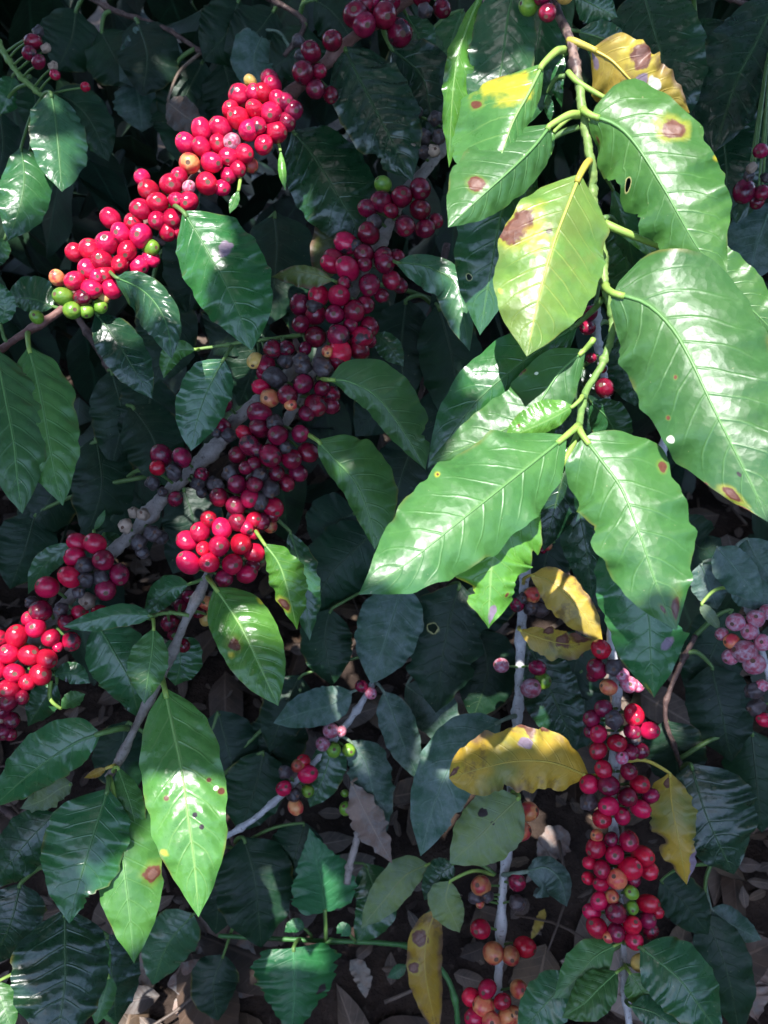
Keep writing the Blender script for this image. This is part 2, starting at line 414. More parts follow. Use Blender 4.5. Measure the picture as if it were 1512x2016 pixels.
# ------------------------------------------------------------------ stems and cherries
STEMS = {}
def stem(branch, pts, r0, r1, mat, name='stem', seg=10, key=True, nodes=9):
    P = np.array([float(t) for t in pts.split()]).reshape(-1, 3)
    P = smoothline(P, max(40, 12 * len(P)))
    C = np.stack([pc(*q) for q in P]); n = len(C)
    R = np.linspace(r0, r1, n); rg = np.random.RandomState(len(STEMS) + 5)
    for k in range(nodes):                                # swollen nodes
        c = (k + .5) / nodes; R = R * (1 + .45 * np.exp(-((np.linspace(0, 1, n) - c) / (.016)) ** 2))
    C = C + np.cumsum(rg.randn(n, 3) * .0003, 0) * np.linspace(0, 1, n)[:, None] * np.linspace(1, 0, n)[:, None] * 2
    Wc = cw(C)
    V, F, U = tube_vf(Wc, R, seg, .13, len(STEMS))
    o = add(name, mesh(name, np.array(V) - Wc[0], F, BARK[mat], U), Wc[0], branch)
    if key: STEMS.setdefault(branch.name, []).append(P)
    return o

def cherry_mesh(seed, wither=False):
    rg = np.random.RandomState(seed); ns, nr = 20, 14; V = []; F = []; mi = []
    el = 1.04 + .20 * rg.rand(); fl = .91 + .07 * rg.rand(); ph = rg.rand(6) * 6.28
    for i in range(nr + 1):
        th = math.pi * i / nr
        for k in range(ns):
            a = 2 * math.pi * k / ns
            r = 1 + .030 * math.sin(2 * a + ph[0]) + .020 * math.sin(3 * a + ph[1]) * math.sin(th)
            if wither: r *= 1 + .09 * math.sin(5 * a + ph[2] + 2 * th) * math.sin(th) + .07 * math.sin(4 * th + ph[3] + a) - .05
            z = math.cos(th) * el * (1 + .03 * math.sin(ph[4]))
            if i == 0: z -= .10
            if i == 1: z -= .035
            V.append((r * math.sin(th) * math.cos(a), r * math.sin(th) * math.sin(a) * fl, z * (r if wither else 1)))
    for i in range(nr):
        for k in range(ns):
            k2 = (k + 1) % ns
            F.append((i * ns + k, (i + 1) * ns + k, (i + 1) * ns + k2, i * ns + k2)); mi.append(1 if i == 0 else 0)
    return V, F, mi
CM = {}
for kx in CMAT:
    CM[kx] = []
    for q in range(3):
        V, F, mi = cherry_mesh(q + 10 * len(CM), kx in 'kt')
        CM[kx].append(mesh(CMAT[kx].name, V, F, [CMAT[kx], NAVEL], midx=mi))

def cluster(branch, data, label=None, push=0.0):
    """data: 'x y r colour ...' traced in photo pixels. Stalks from the stem form the cluster's own mesh, each cherry is a child of it."""
    tk = data.split(); it = [(float(tk[i]), float(tk[i + 1]), float(tk[i + 2]), tk[i + 3]) for i in range(0, len(tk), 4)]
    A = np.vstack(STEMS[branch.name])
    near = [A[np.argmin(((A[:, :2] - (x, y)) ** 2).sum(1))] for x, y, r, c in it]
    ds = [math.hypot(x - q[0], y - q[1]) for (x, y, r, c), q in zip(it, near)]
    R = max(ds) * 1.02 + 10; rg = random.Random(int(it[0][0]) + 3)
    cx = np.mean([i[0] for i in it]); cy = np.mean([i[1] for i in it]); q0 = A[np.argmin(((A[:, :2] - (cx, cy)) ** 2).sum(1))]
    base = cw(pc(*q0)); V = []; F = []; items = []
    for (x, y, r, c), q, dist in zip(it, near, ds):
        dep = math.sqrt(max(0, R * R - dist * dist)) * .8
        d = q[2] - dep / FPX * q[2] + rg.uniform(-.0015, .0015) + push
        P = cw(pc(x, y, d)); S = cw(pc(*q)); rr = r * rg.uniform(1.02, 1.12) * d / FPX
        ax = P - S; ax /= np.linalg.norm(ax) + 1e-9
        ax = ax + np.array([rg.uniform(-.45, .45) for _ in range(3)]); ax /= np.linalg.norm(ax)
        b = P - ax * rr * .9; m = (S + b) / 2 + np.array([0, 0, .001])
        tc = smoothline(np.array([S, m, b]), 6); n0 = len(V)
        v, f, _ = tube_vf(tc, np.linspace(.0012, .0009, 6), 6)
        V += list(v); F += [tuple(n0 + t for t in ff) for ff in f]
        items.append((P, rr, ax, c))
    co = add('cherry_cluster', mesh('cherry_stalks', np.array(V) - base, F, PET['mature'] if q0[2] < .9 else PET['dusty']), base, branch)
    if label: co['label'] = label
    for P, rr, ax, c in items:
        o = add('cherry', rg.choice(CM[c]), P, co)
        o.rotation_mode = 'QUATERNION'
        o.rotation_quaternion = Vector(ax).to_track_quat('Z', 'Y') @ Quaternion((0, 0, 1), rg.uniform(0, 6.28))
        o.scale = (rr, rr, rr)
    return co

def branch(label, x, y, d, group='coffee branches', cat='branch', name='coffee_branch'):
    return tag(empty(name, cw(pc(x, y, d))), label, cat, group)

# ================================================================== ground
def ground_mat():
    s = NT('dark_soil'); n = s.noise(14, 8, rough=.7); n2 = s.noise(90, 5)
    col = s.mix(s.sstep(n, .35, .7), (.018, .012, .010), (.050, .034, .026))
    col = s.mix(s.math('MULTIPLY', s.sstep(n2, .6, .75), .5), col, (.10, .075, .06))
    return s.done(s.principled(col, .95, .15, s.bump(s.math('ADD', n, n2), .8, .01)))
n = 60; gs = np.r_[np.linspace(-60, -2.2, 8), np.linspace(-2, 2, n), np.linspace(2.2, 60, 8)]
rg = np.random.RandomState(3); V = []; F = []
def gz(x, y): return .025 * math.sin(3.1 * x + 1) * math.sin(2.7 * y) + .012 * math.sin(11 * x) * math.sin(9 * y + 2) if abs(x) < 2 and abs(y) < 2.2 else 0.0
m_ = len(gs)
for y in gs:
    for x in gs: V.append((x, y + .6, gz(x, y + .6) + (.006 * (rg.rand() - .5) if abs(x) < 2 else 0)))
F = [(j * m_ + i, j * m_ + i + 1, (j + 1) * m_ + i + 1, (j + 1) * m_ + i) for j in range(m_ - 1) for i in range(m_ - 1)]
tag(add('ground', mesh('ground', V, F, ground_mat()), (0, 0, 0)), kind='structure', label='dark soil under the coffee bushes')

# ================================================================== near branch with broad leaves (no fruit to speak of)
R = branch('large hanging branch of broad bright green leaves with brown blotches, nearest the viewer', 1091, 7, .50)
stem(R, '1080 -60 .515 1091 7 .51 1118 73 .50 1128 110 .495 1138 180 .49 1143 217 .488 1150 250 .487 1158 300 .487 1166 340 .49 1166 400 .495 1180 470 .492 1191 570 .485', .0027, .0023, 'browning', nodes=5)
stem(R, '1191 570 .488 1206 640 .492 1186 715 .490 1158 760 .485 1146 800 .475 1139 845 .465', .0022, .0018, 'shoot', nodes=3)
leaf(R, 'young', .486, .478, 30, 108, '1068 128 1040 185 1010 240 985 310 950 400', (1110, 98, .496), fold=-.55, arch=.04, wave=.05, prof='broad', roll=0,
     spots=[(975, 150, 9, 'o'), (935, 205, 7, 'o'), (1030, 150, 5, 'k'), (1034, 165, 4, 'k'), (1000, 170, 46, 'y')], label='pale yellow-green leaf browned along its edge', pw=1.3)
leaf(R, 'mid', .515, .525, 62, 68, '1018 -40 1000 33 988 127 975 200 955 300', fold=-.1, arch=.03, prof='broad', wave=.05)
leaf(R, 'mid', .535, .545, 55, 55, '1075 -30 1062 60 1045 180 1020 260', fold=-.1, prof='broad')
leaf(R, 'young', .520, .535, 34, 22, '950 -20 925 40 902 110 890 200 884 330', fold=-.3, wave=.22, ragged=.10, prof='narrow')
leaf(R, 'fresh', .480, .470, 50, 88, '1084 247 1050 290 1010 330 955 380 882 448', (1142, 226, .487), fold=-.5, roll=8, arch=.05, prof='broad', curl=.15, wave=.04,
     spots=[(935, 356, 13, 'n'), (1033, 308, 3, 'w')], label='leaf with one round brown spot', pw=1.25)
leaf(R, 'mid', .500, .525, 62, 82, '1050 300 1010 360 985 430 965 540 945 660', (1140, 250, .49), fold=-.1, prof='broad', spots=[(925, 545, 6, 'h')], wave=.1)  # darker leaf in place of a shadow; shade put into its colour
leaf(R, 'young', .492, .495, 16, 16, '1092 258 1070 300 1030 345', (1140, 230, .489), prof='narrow', fold=-.2, mid=False)
leaf(R, 'yellowing', .470, .455, 110, 104, '1141 346 1118 405 1090 480 1062 580 1037 702', (1160, 318, .487), fold=-.24, arch=.05, prof='broad', curl=.12, wave=.06, quilt=.03, roll=-4,
     spots=[(1020, 443, 33, 'b'), (1088, 458, 9, 'k'), (985, 570, 9, 'y'), (1060, 470, 30, 'y')], label='yellow-green leaf with a large brown blotch', pw=1.3)
leaf(R, 'fresh', .478, .462, 110, 84, '1164 228 1212 246 1252 285 1308 373 1375 490 1432 556', (1148, 215, .488), fold=-.26, arch=.07, prof='round', curl=.2, wave=.12, quilt=.035, ragged=.045,
     notch=[(-1, .34, .05, .25), (-1, .52, .07, .22), (-1, .68, .05, .12)], spots=[(1322, 262, 17, 'b'), (1237, 365, 9, 'h'), (1412, 310, 6, 'y'), (1176, 272, 6, 'o')], label='leaf with one brown spot ringed in yellow', pw=1.3)
leaf(R, 'yellow', .494, .500, 62, 78, '1166 97 1205 120 1250 165 1300 195 1358 222', (1120, 80, .498), fold=-.15, wave=.10, ragged=.07, prof='broad', curl=.12,
     spots=[(1264, 110, 27, 'b'), (1172, 118, 14, 'g'), (1258, 161, 13, 'g'), (1285, 168, 14, 'w')], label='curled yellow leaf with brown and grey blotches', pw=1.2)
leaf(R, 'fresh', .488, .492, 40, 40, '1188 192 1230 205 1290 235', (1118, 142, .493), fold=-.1, pw=1.3)
leaf(R, 'fresh', .462, .425, 146, 122, '1208 578 1270 597 1321 644 1361 711 1408 811 1455 905 1485 965 1512 1028', (1192, 562, .485), fold=-.16, arch=.06, prof='round', curl=.22, wave=.10, quilt=.04, ragged=.04, nl=10, roll=-6,
     spots=[(1441, 978, 22, 'b'), (1390, 955, 5, 'o'), (1466, 1004, 12, 'b'), (1327, 863, 9, 'w'), (1322, 820, 4, 'o'), (1326, 748, 4, 'o'), (1456, 934, 6, 'k')], label='largest leaf, glossy with a brown bite on its lower edge', pw=1.4)
leaf(R, 'fresh', .492, .488, 62, 45, '1290 482 1350 505 1420 560 1480 610 1540 670', (1190, 440, .49), fold=-.2, pw=1.3, prof='broad')
leaf(R, 'fresh', .455, .425, 92, 114, '1112 860 1060 902 985 962 900 1030 800 1110 706 1171', (1138, 838, .466), fold=-.20, arch=.07, prof='broad', curl=.2, wave=.11, quilt=.04, ragged=.05, nl=10,
     spots=[(858, 938, 7, 'y'), (862, 940, 3, 'o')], pw=1.2)
leaf(R, 'young', .468, .470, 20, 42, '1128 800 1085 825 1030 850 990 870', (1146, 780, .475), fold=-.35, prof='broad', spots=[(1020, 836, 3, 'o')], mid=False)
leaf(R, 'fresh', .456, .432, 105, 92, '1150 862 1190 915 1225 965 1262 1060 1292 1150 1332 1242', (1140, 842, .466), fold=-.2, arch=.06, prof='round', curl=.18, wave=.12, quilt=.035, ragged=.05,
     notch=[(-1, .42, .05, .14)], spots=[(1332, 1200, 24, 'n'), (1308, 1196, 10, 'n'), (1300, 917, 7, 'o')], label='leaf with a brown patch by its tip', pw=1.2)
leaf(R, 'fresh', .490, .500, 58, 66, '1150 690 1100 735 1045 812 960 862 846 908', (1168, 668, .487), fold=-.2, prof='broad', spots=[(1022, 720, 5, 'o'), (1023, 733, 5, 'o'), (1058, 733, 3, 'w')])
leaf(R, 'mid', .510, .520, 55, 66, '1135 640 1060 690 1000 735 930 800 842 922', (1184, 590, .487), fold=-.15, prof='broad')
leaf(R, 'young', .458, .452, 74, 78, '1062 985 1010 1035 974 1085 965 1160 962 1238', (1140, 850, .468), fold=-.3, prof='broad', wave=.16, ragged=.12, notch=[(-1, .75, .08, .4), (1, .7, .06, .3)],
     spots=[(968, 1212, 20, 'g'), (1000, 1170, 6, 'o'), (915, 1150, 20, 'y')], label='crinkled bright leaf with a browned tip')
leaf(R, 'mid', .475, .475, 86, 88, '1222 1040 1250 1120 1276 1208 1281 1290 1288 1374', fold=-.25, prof='broad', curl=.2, notch=[(1, .55, .10, .45)], spots=[(1316, 1262, 14, 'g'), (1284, 1370, 14, 'b')])
leaf(R, 'mature', .535, .545, 48, 52, '1130 900 1140 1000 1155 1085 1165 1180', (1142, 840, .468), fold=-.2, prof='broad')
leaf(R, 'mature', .520, .530, 46, 46, '1130 878 1105 950 1090 1010 1070 1085', (1140, 842, .466), prof='broad')
leaf(R, 'mid', .512, .515, 34, 34, '1132 -10 1172 12 1216 34', fold=-.2)
leaf(R, 'mid', .515, .520, 32, 34, '1138 62 1185 76 1245 100', (1112, 60, .50), fold=-.2)
leaf(R, 'mid', .505, .515, 14, 12, '1112 108 1096 160 1106 212', (1128, 105, .495), prof='narrow', mid=False)
leaf(R, 'mid', .510, .515, 10, 9, '1078 182 1080 210 1084 240', (1112, 150, .50), prof='narrow', mid=False)
leaf(R, 'mid', .520, .545, 26, 26, '1205 370 1230 440 1252 545', (1172, 330, .49), prof='narrow')
leaf(R, 'mid', .525, .535, 40, 38, '1160 790 1200 830 1225 900', (1150, 780, .475))
leaf(R, 'young', .500, .495, 14, 14, '1200 445 1260 475 1340 540', (1190, 440, .49), prof='narrow', mid=False)
leaf(R, 'mid', .530, .56, 60, 60, '1215 440 1235 520 1240 620', (1190, 430, .49), prof='broad')
cluster(R, '1040 12 18 g 1078 25 16 d 1068 -5 16 d 1112 -8 15 y')

# ================================================================== branch crowded with red fruit
B1 = branch('branch crowded with bright red sunlit cherries, a few green ones at its tip', 560, 185, .63)
stem(B1, '-60 745 .60 0 690 .60 50 655 .60 123 608 .605 200 520 .61 300 430 .615 420 315 .62 520 225 .625 600 160 .63 690 78 .64 790 8 .65 880 -60 .66', .0022, .0044, 'red', nodes=11)
cluster(B1, '493 160 12 y 472 188 20 r 455 217 17 r 470 233 20 r 502 215 18 r 490 257 20 r 531 155 17 d 517 183 20 r 537 168 17 r 547 197 18 r 534 222 21 r 541 260 20 r 519 285 19 r 507 248 18 r 577 217 19 d 564 240 17 d 560 200 17 d 500 183 17 r')
cluster(B1, '398 257 20 r 435 252 19 r 367 283 20 r 397 290 19 r 430 283 18 r 457 280 17 p 480 303 18 r 450 308 18 r 417 320 20 r 373 322 20 o 467 332 16 r 450 345 17 r 407 362 21 r 437 370 17 r 493 325 14 o')
cluster(B1, '280 350 16 r 293 375 20 r 337 363 22 r 353 347 17 r 310 399 21 r 277 412 20 r 370 398 21 r 310 434 18 r 340 430 18 r 330 457 17 r 348 395 16 r 372 368 13 p 350 455 14 r')
cluster(B1, '218 430 21 r 263 437 18 r 238 459 20 r 277 464 22 r 210 479 22 r 177 492 20 r 250 494 19 r 147 497 18 r 200 513 21 r 235 520 19 r 273 523 20 r 297 509 16 r 173 529 19 r 207 540 19 r 147 553 20 r 180 569 20 r 220 569 20 r 113 547 15 o 163 586 18 d 125 584 19 g 142 611 17 g 72 624 14 g 170 612 14 g 197 603 14 g 205 585 11 y 298 488 16 g 190 545 14 r')
cluster(B1, '654 80 19 d 611 103 20 d 597 143 21 d 621 175 19 d 651 187 15 d 587 80 12 k 594 110 13 k 628 140 15 d')
cluster(B1, '701 30 25 d 717 48 24 d 757 30 25 d 787 65 24 d 731 8 18 d 770 2 16 d 837 20 14 k 870 17 18 d 830 -5 16 d 720 10 18 d')
leaf(B1, 'mid', .570, .565, 95, 68, '362 418 393 468 420 515 457 585 480 640 495 690', (335, 405, .612), fold=-.25, prof='broad', curl=.15, spots=[(447, 488, 14, 'g')], label='half sunlit leaf below the brightest fruit')
leaf(B1, 'mid', .572, .560, 34, 48, '228 546 275 568 308 600 330 645 338 706', (215, 530, .61), fold=-.2, quilt=.14, prof='broad')
leaf(B1, 'mature', .605, .610, 44, 42, '190 617 225 665 260 720 300 785', (165, 595, .608), fold=-.15, prof='broad')
leaf(B1, 'mid', .615, .620, 28, 46, '106 604 70 590 40 588 12 598', (122, 608, .605), fold=-.2)
leaf(B1, 'fresh', .575, .555, 62, 58, '57 684 78 770 98 880 110 940 124 996', (55, 655, .60), fold=-.2, quilt=.14, prof='broad', ragged=.05)
leaf(B1, 'fresh', .565, .545, 64, 58, '-8 690 8 770 27 870 34 940 44 1012', (-5, 690, .60), fold=-.2, quilt=.14, prof='broad')
leaf(B1, 'mid', .60, .59, 20, 20, '2 640 10 600 -10 550', (20, 675, .60), mid=False)
leaf(B1, 'mature', .635, .625, 80, 72, '677 93 705 150 731 200 770 275 812 356', (672, 88, .638), fold=-.2, quilt=.14, prof='broad', notch=[(-1, .75, .07, .3)])
leaf(B1, 'mature', .655, .66, 82, 80, '577 258 617 307 671 393 705 450 722 500', (570, 190, .628), fold=-.15, quilt=.045, prof='broad')
leaf(B1, 'mid', .665, .67, 34, 30, '800 30 825 75 832 130', (790, 10, .65))
leaf(B1, 'mature', .66, .67, 60, 55, '770 95 830 150 850 230 868 300', (760, 40, .645), prof='broad')
leaf(B1, 'young', .61, .61, 8, 8, '552 295 556 340 562 375', (530, 250, .625), mid=False, prof='narrow')
leaf(B1, 'young', .60, .60, 9, 9, '470 375 460 400 452 420', (470, 330, .62), mid=False, prof='narrow')

# ================================================================== long middle branch
A = branch('long branch with dark red cherry clusters, its lower end bare and set with sunlit leaves', 844, 327, .645)
stem(A, '900 240 .66 844 327 .65 790 395 .645 760 455 .64 735 505 .635 705 550 .63 660 640 .625 628 700 .62 590 775 .615 545 860 .61 500 930 .607 440 1050 .605 408 1135 .60 370 1215 .60 325 1320 .595 285 1395 .59 255 1455 .585 235 1495 .58 212 1532 .575', .0043, .0024, 'grey', nodes=13)
stem(A, '372 1212 .60 340 1206 .597 302 1214 .592', .0014, .0012, 'shoot', name='twig', nodes=1)
stem(A, '640 655 .635 580 661 .635 504 674 .632 454 682 .63 387 688 .625', .0015, .0011, 'shoot', name='twig', nodes=2)
cluster(A, '834 270 15 k 864 270 14 k 811 293 13 t 834 300 13 k 854 297 13 t 857 233 14 k 820 222 12 k 880 255 12 k')
cluster(A, '754 363 16 g 751 397 21 d 791 387 20 d 827 372 21 d 827 412 20 d 724 410 18 d 797 445 20 d 837 450 17 d 857 435 15 d 737 437 14 k 770 415 14 d')
cluster(A, '726 460 21 d 681 479 23 r 657 509 18 d 716 500 20 d 754 503 17 d 654 519 19 r 684 529 22 r 718 520 15 d 757 518 20 d 781 507 16 d 727 561 21 d 771 552 18 d 787 562 14 d 751 582 14 d 678 557 14 d 700 483 12 k')
cluster(A, '627 582 21 r 667 582 22 r 591 600 19 d 619 601 14 k 621 619 20 d 659 619 20 d 697 613 22 d 719 600 17 d 592 638 17 d 727 643 19 d 621 663 21 d 666 661 22 d 711 663 22 r 669 693 22 r 707 689 19 d 726 670 14 d 645 692 12 o 690 640 14 d')
cluster(A, '537 687 18 d 564 686 16 d 562 706 18 k 592 711 16 k 601 686 13 d 524 719 19 d 541 743 20 k 597 722 17 k 636 724 20 k 664 714 15 d 597 756 20 d 566 778 21 d 634 764 16 d 654 776 15 d 621 798 22 d 651 799 17 d 514 761 15 r 531 784 18 o 603 814 15 d 572 797 12 o 502 710 15 y 518 735 13 d')
cluster(A, '511 814 22 d 541 833 16 k 547 857 19 d 591 854 18 d 511 843 18 d 532 897 22 d 574 904 20 d 607 891 19 d 504 884 16 d 544 931 16 d 587 931 17 d 564 951 15 d 511 935 17 k 532 962 18 k 500 913 14 d 481 853 15 r 491 876 20 d 467 896 17 d 560 880 14 k 484 921 13 d')
cluster(A, '454 931 16 k 467 953 19 d 501 954 16 d 491 981 18 r 431 979 19 d 464 996 19 d 513 986 17 k 538 999 20 r 430 955 12 k 467 1028 18 d 501 1023 16 r 497 1049 14 r 515 1026 17 d 535 1014 14 d 531 1034 14 o')
cluster(A, '411 1023 17 r 394 1047 20 r 437 1040 20 r 369 1065 21 r 431 1075 21 r 474 1071 20 r 501 1088 20 r 371 1108 21 r 412 1108 20 r 457 1111 20 r 486 1130 20 r 441 1139 17 d 484 1038 15 r 498 1113 15 d 400 1080 14 r', 'bright red cherry cluster above the pale stem')
cluster(A, '355 1191 14 d 371 1175 14 d 335 1228 18 d 345 1248 14 d 361 1271 13 d 405 1188 15 o 406 1218 14 y 392 1205 13 d', 'shaded cherries behind the stem', push=.035)
leaf(A, 'olive', .60, .605, 30, 14, '656 552 620 540 580 536 534 545', (680, 570, .63), fold=-.2, label='curled olive-yellow leaf', wave=.12)
leaf(A, 'olive', .668, .675, 48, 45, '726 400 690 430 655 480 625 560', fold=-.1, prof='broad')
leaf(A, 'mid', .600, .585, 26, 46, '780 517 820 520 854 530 895 556 912 620 925 692', (765, 500, .64), fold=-.3, prof='broad')
leaf(A, 'fresh', .578, .575, 66, 34, '650 748 690 752 745 784 804 864 838 925', (628, 745, .618), fold=-.32, prof='broad', wave=.12, notch=[(1, .78, .06, .4)], curl=.1)
leaf(A, 'fresh', .580, .580, 76, 32, '626 868 660 905 700 950 726 1015 738 1082', (585, 850, .612), fold=-.25, prof='broad', curl=.25)
leaf(A, 'mid', .605, .610, 48, 52, '440 708 420 745 400 790 385 840 376 888', (456, 682, .63), fold=-.12, prof='broad')
leaf(A, 'fresh', .612, .615, 18, 22, '385 688 350 690 332 712 322 745', (390, 688, .625), fold=-.3, wave=.2)
leaf(A, 'mid', .640, .64, 22, 26, '735 655 765 680 795 722', (712, 640, .63), fold=-.1)
leaf(A, 'young', .565, .545, 64, 58, '424 1158 450 1195 478 1240 512 1312 548 1390', (409, 1136, .60), fold=-.12, quilt=.14, prof='broad', spots=[(458, 1270, 13, 'o'), (452, 1292, 8, 'y'), (515, 1180, 8, 'y')], label='glossy leaf with an orange spot', wave=.03, ragged=.01)
leaf(A, 'young', .560, .525, 80, 78, '325 1358 340 1430 357 1512 371 1612 384 1712 391 1806', (318, 1335, .595), fold=-.10, quilt=.13, prof='broad', wave=.07, arch=.08, spots=[(387, 1600, 7, 'k'), (394, 1625, 6, 'k'), (425, 1550, 5, 'w'), (432, 1560, 6, 'o'), (412, 1533, 4, 'o'), (320, 1675, 10, 'y'), (325, 1573, 5, 'o')], label='long sunlit leaf with a sharp drip tip', pw=1.2)
leaf(A, 'fresh', .575, .565, 34, 44, '303 1236 300 1280 292 1330 284 1386', (300, 1216, .592), fold=-.15)
leaf(A, 'mid', .580, .575, 26, 20, '298 1212 240 1208 190 1220 124 1234', (302, 1214, .592), fold=-.3, prof='broad')
leaf(A, 'mid', .605, .610, 62, 58, '190 1225 225 1285 255 1340 275 1415', (300, 1216, .595), fold=-.25, prof='broad')
leaf(A, 'mid', .610, .615, 24, 30, '372 1150 335 1160 300 1195 282 1215', (400, 1140, .60), fold=-.2)
leaf(A, 'mid', .625, .625, 44, 44, '340 1255 355 1300 345 1350', (345, 1250, .60), prof='broad')
leaf(A, 'mid', .560, .570, 46, 62, '197 1444 150 1462 90 1500 40 1540 -15 1590', (250, 1434, .585), fold=-.15, prof='broad', label='blue-green leaf on a long yellow stalk', pw=1.2)
leaf(A, 'mid', .555, .535, 70, 92, '212 1555 196 1605 170 1690 150 1760 136 1818', (213, 1530, .575), fold=-.2, quilt=.03, prof='broad', notch=[(1, .80, .10, .55), (1, .93, .05, .5)], label='leaf with a torn lower half')
leaf(A, 'fresh', .562, .545, 74, 55, '224 1560 236 1640 245 1720 255 1800 264 1897', (214, 1530, .575), fold=-.25, prof='broad', spots=[(303, 1722, 17, 'n')], label='sunlit leaf with a brown edge')
leaf(A, 'fresh', .570, .560, 26, 28, '232 1510 250 1560 262 1600 275 1668', (222, 1520, .577), fold=-.2, wave=.14)
leaf(A, 'yellow', .572, .575, 9, 9, '210 1512 190 1522 165 1532', (225, 1508, .577), mid=False, prof='narrow')
leaf(A, 'young', .560, .575, 42, 30, '520 1070 548 1108 566 1160 585 1240', (500, 1040, .607), fold=-.35, wave=.15, ragged=.08, spots=[(560, 1190, 12, 'b')])
leaf(A, 'mid', .61, .615, 34, 34, '570 1045 590 1110 602 1190 610 1262', (505, 1010, .607), wave=.14, ragged=.08, fold=-.1)

# ================================================================== second grey branch with dried fruit
B2 = branch('bare grey branch crossing diagonally, with sparse dark cherries and blackened dried ones', 508, 791, .64)
stem(B2, '590 715 .65 540 765 .645 508 791 .64 463 831 .64 437 871 .638 367 941 .635 324 982 .63 271 1045 .625 224 1090 .62 147 1175 .615 128 1200 .612 60 1290 .605 10 1400 .60 -30 1470 .60 -110 1620 .60 -160 1800 .62', .0050, .0040, 'grey', nodes=8)
cluster(B2, '440 794 18 d 407 831 18 d 437 839 16 d 450 856 15 k 427 851 12 k')
cluster(B2, '318 897 21 d 358 901 18 d 310 921 15 r 343 931 15 k 300 951 13 k 397 934 14 d 390 951 14 k 422 954 15 k 345 982 15 d 320 969 10 k 397 969 12 k')
cluster(B2, '247 1035 14 t 282 1013 13 t 300 1050 17 k 273 1068 16 k 280 1086 13 k 317 1058 14 k 263 1009 11 t', 'dried black and grey fruit')
cluster(B2, '153 1068 17 r 187 1070 20 r 147 1097 20 r 203 1103 20 d 137 1136 21 r 235 1131 19 d 208 1161 20 d 93 1156 22 r 167 1113 18 k 198 1137 15 k 170 1142 15 k 173 1183 16 t 155 1167 12 k')
cluster(B2, '80 1203 20 d 120 1200 14 k 57 1218 15 r 70 1237 20 r 130 1225 15 d 157 1207 16 r 197 1205 15 r 100 1256 17 r 140 1263 18 r 113 1273 10 r 62 1186 12 k')
cluster(B2, '33 1253 20 r 0 1256 16 r 17 1287 20 r 58 1290 21 r 92 1297 19 r 28 1325 20 r 80 1328 20 r -5 1318 18 r 53 1343 16 r 17 1357 19 r 17 1383 19 d 43 1373 14 d 23 1418 17 d 5 1401 15 d 5 1440 16 d 20 1446 13 d', 'red cherry cluster at the edge of the bush')
leaf(B2, 'mid', .60, .60, 22, 20, '105 1328 140 1325 178 1345', (90, 1290, .605), spots=[(128, 1352, 8, 'k')], fold=-.2, mid=False)
leaf(B2, 'fresh', .605, .60, 18, 16, '120 1395 140 1380 168 1366', (100, 1340, .605), fold=-.2, mid=False)
leaf(B2, 'mid', .61, .61, 30, 32, '112 1345 90 1375 55 1430', (95, 1310, .605), fold=-.2)
leaf(B2, 'fresh', .635, .635, 7, 7, '185 1045 200 1020 207 1003', (200, 1080, .62), mid=False, prof='narrow')
leaf(B2, 'mid', .64, .65, 22, 24, '150 1070 90 1110 55 1170', (170, 1080, .62))
leaf(B2, 'mid', .64, .64, 14, 14, '205 1050 225 1065 232 1090', (215, 1085, .62), mid=False)

# ================================================================== hanging fruit branch, lower right
E = branch('pale grey hanging branch packed with red cherry clusters above a leafy tip', 1205, 1270, .68)
stem(E, '1340 690 .83 1315 850 .79 1265 990 .73 1225 1090 .70 1212 1180 .69 1205 1270 .685 1216 1380 .68 1212 1480 .675 1211 1640 .67 1221 1760 .665 1227 1860 .66 1231 1950 .655 1242 2040 .65', .0046, .0024, 'pale', nodes=9)
cluster(E, '1183 1278 19 r 1175 1317 18 d 1208 1315 17 k 1198 1353 16 o 1238 1347 17 p 1225 1328 13 p 1168 1330 13 d 1255 1350 13 p')
cluster(E, '1188 1395 17 d 1165 1415 17 d 1208 1417 18 k 1248 1407 20 r 1278 1438 18 r 1245 1440 16 d 1178 1445 18 r 1215 1463 19 r 1178 1478 18 r 1241 1480 16 d 1261 1478 15 d 1225 1492 13 p 1163 1440 13 d 1250 1455 13 k')
cluster(E, '1188 1515 18 r 1238 1519 17 d 1160 1544 18 r 1198 1546 20 d 1260 1544 19 r 1235 1569 19 d 1281 1567 15 d 1160 1579 18 k 1198 1587 20 r 1261 1592 18 r 1185 1612 18 r 1225 1607 17 r')
cluster(E, '1175 1645 12 o 1173 1670 20 r 1203 1652 14 d 1238 1656 20 r 1210 1682 18 r 1265 1685 20 r 1160 1699 13 r 1185 1712 18 r 1240 1711 21 r 1278 1715 17 r 1158 1729 13 r 1183 1741 15 r 1215 1731 18 o 1248 1733 14 d')
cluster(E, '1180 1774 18 r 1205 1765 13 o 1243 1757 14 g 1245 1787 12 g 1276 1779 19 r 1165 1795 16 r 1213 1797 20 d 1175 1826 20 r 1245 1821 17 r 1275 1812 17 d 1213 1836 17 d 1281 1834 14 d 1248 1851 19 r 1198 1845 11 o 1292 1795 12 r')
cluster(E, '1261 1895 17 y')
leaf(E, 'yellow', .655, .645, 58, 66, '1157 1528 1090 1502 1020 1498 950 1512 884 1532', (1205, 1510, .675), fold=-.15, wave=.12, ragged=.07, prof='blunt', notch=[(1, .62, .06, .3)], spots=[(1038, 1428, 17, 'b'), (1070, 1430, 10, 'b'), (1035, 1468, 12, 'g'), (890, 1520, 14, 'b')], label='large yellow leaf with brown edges')
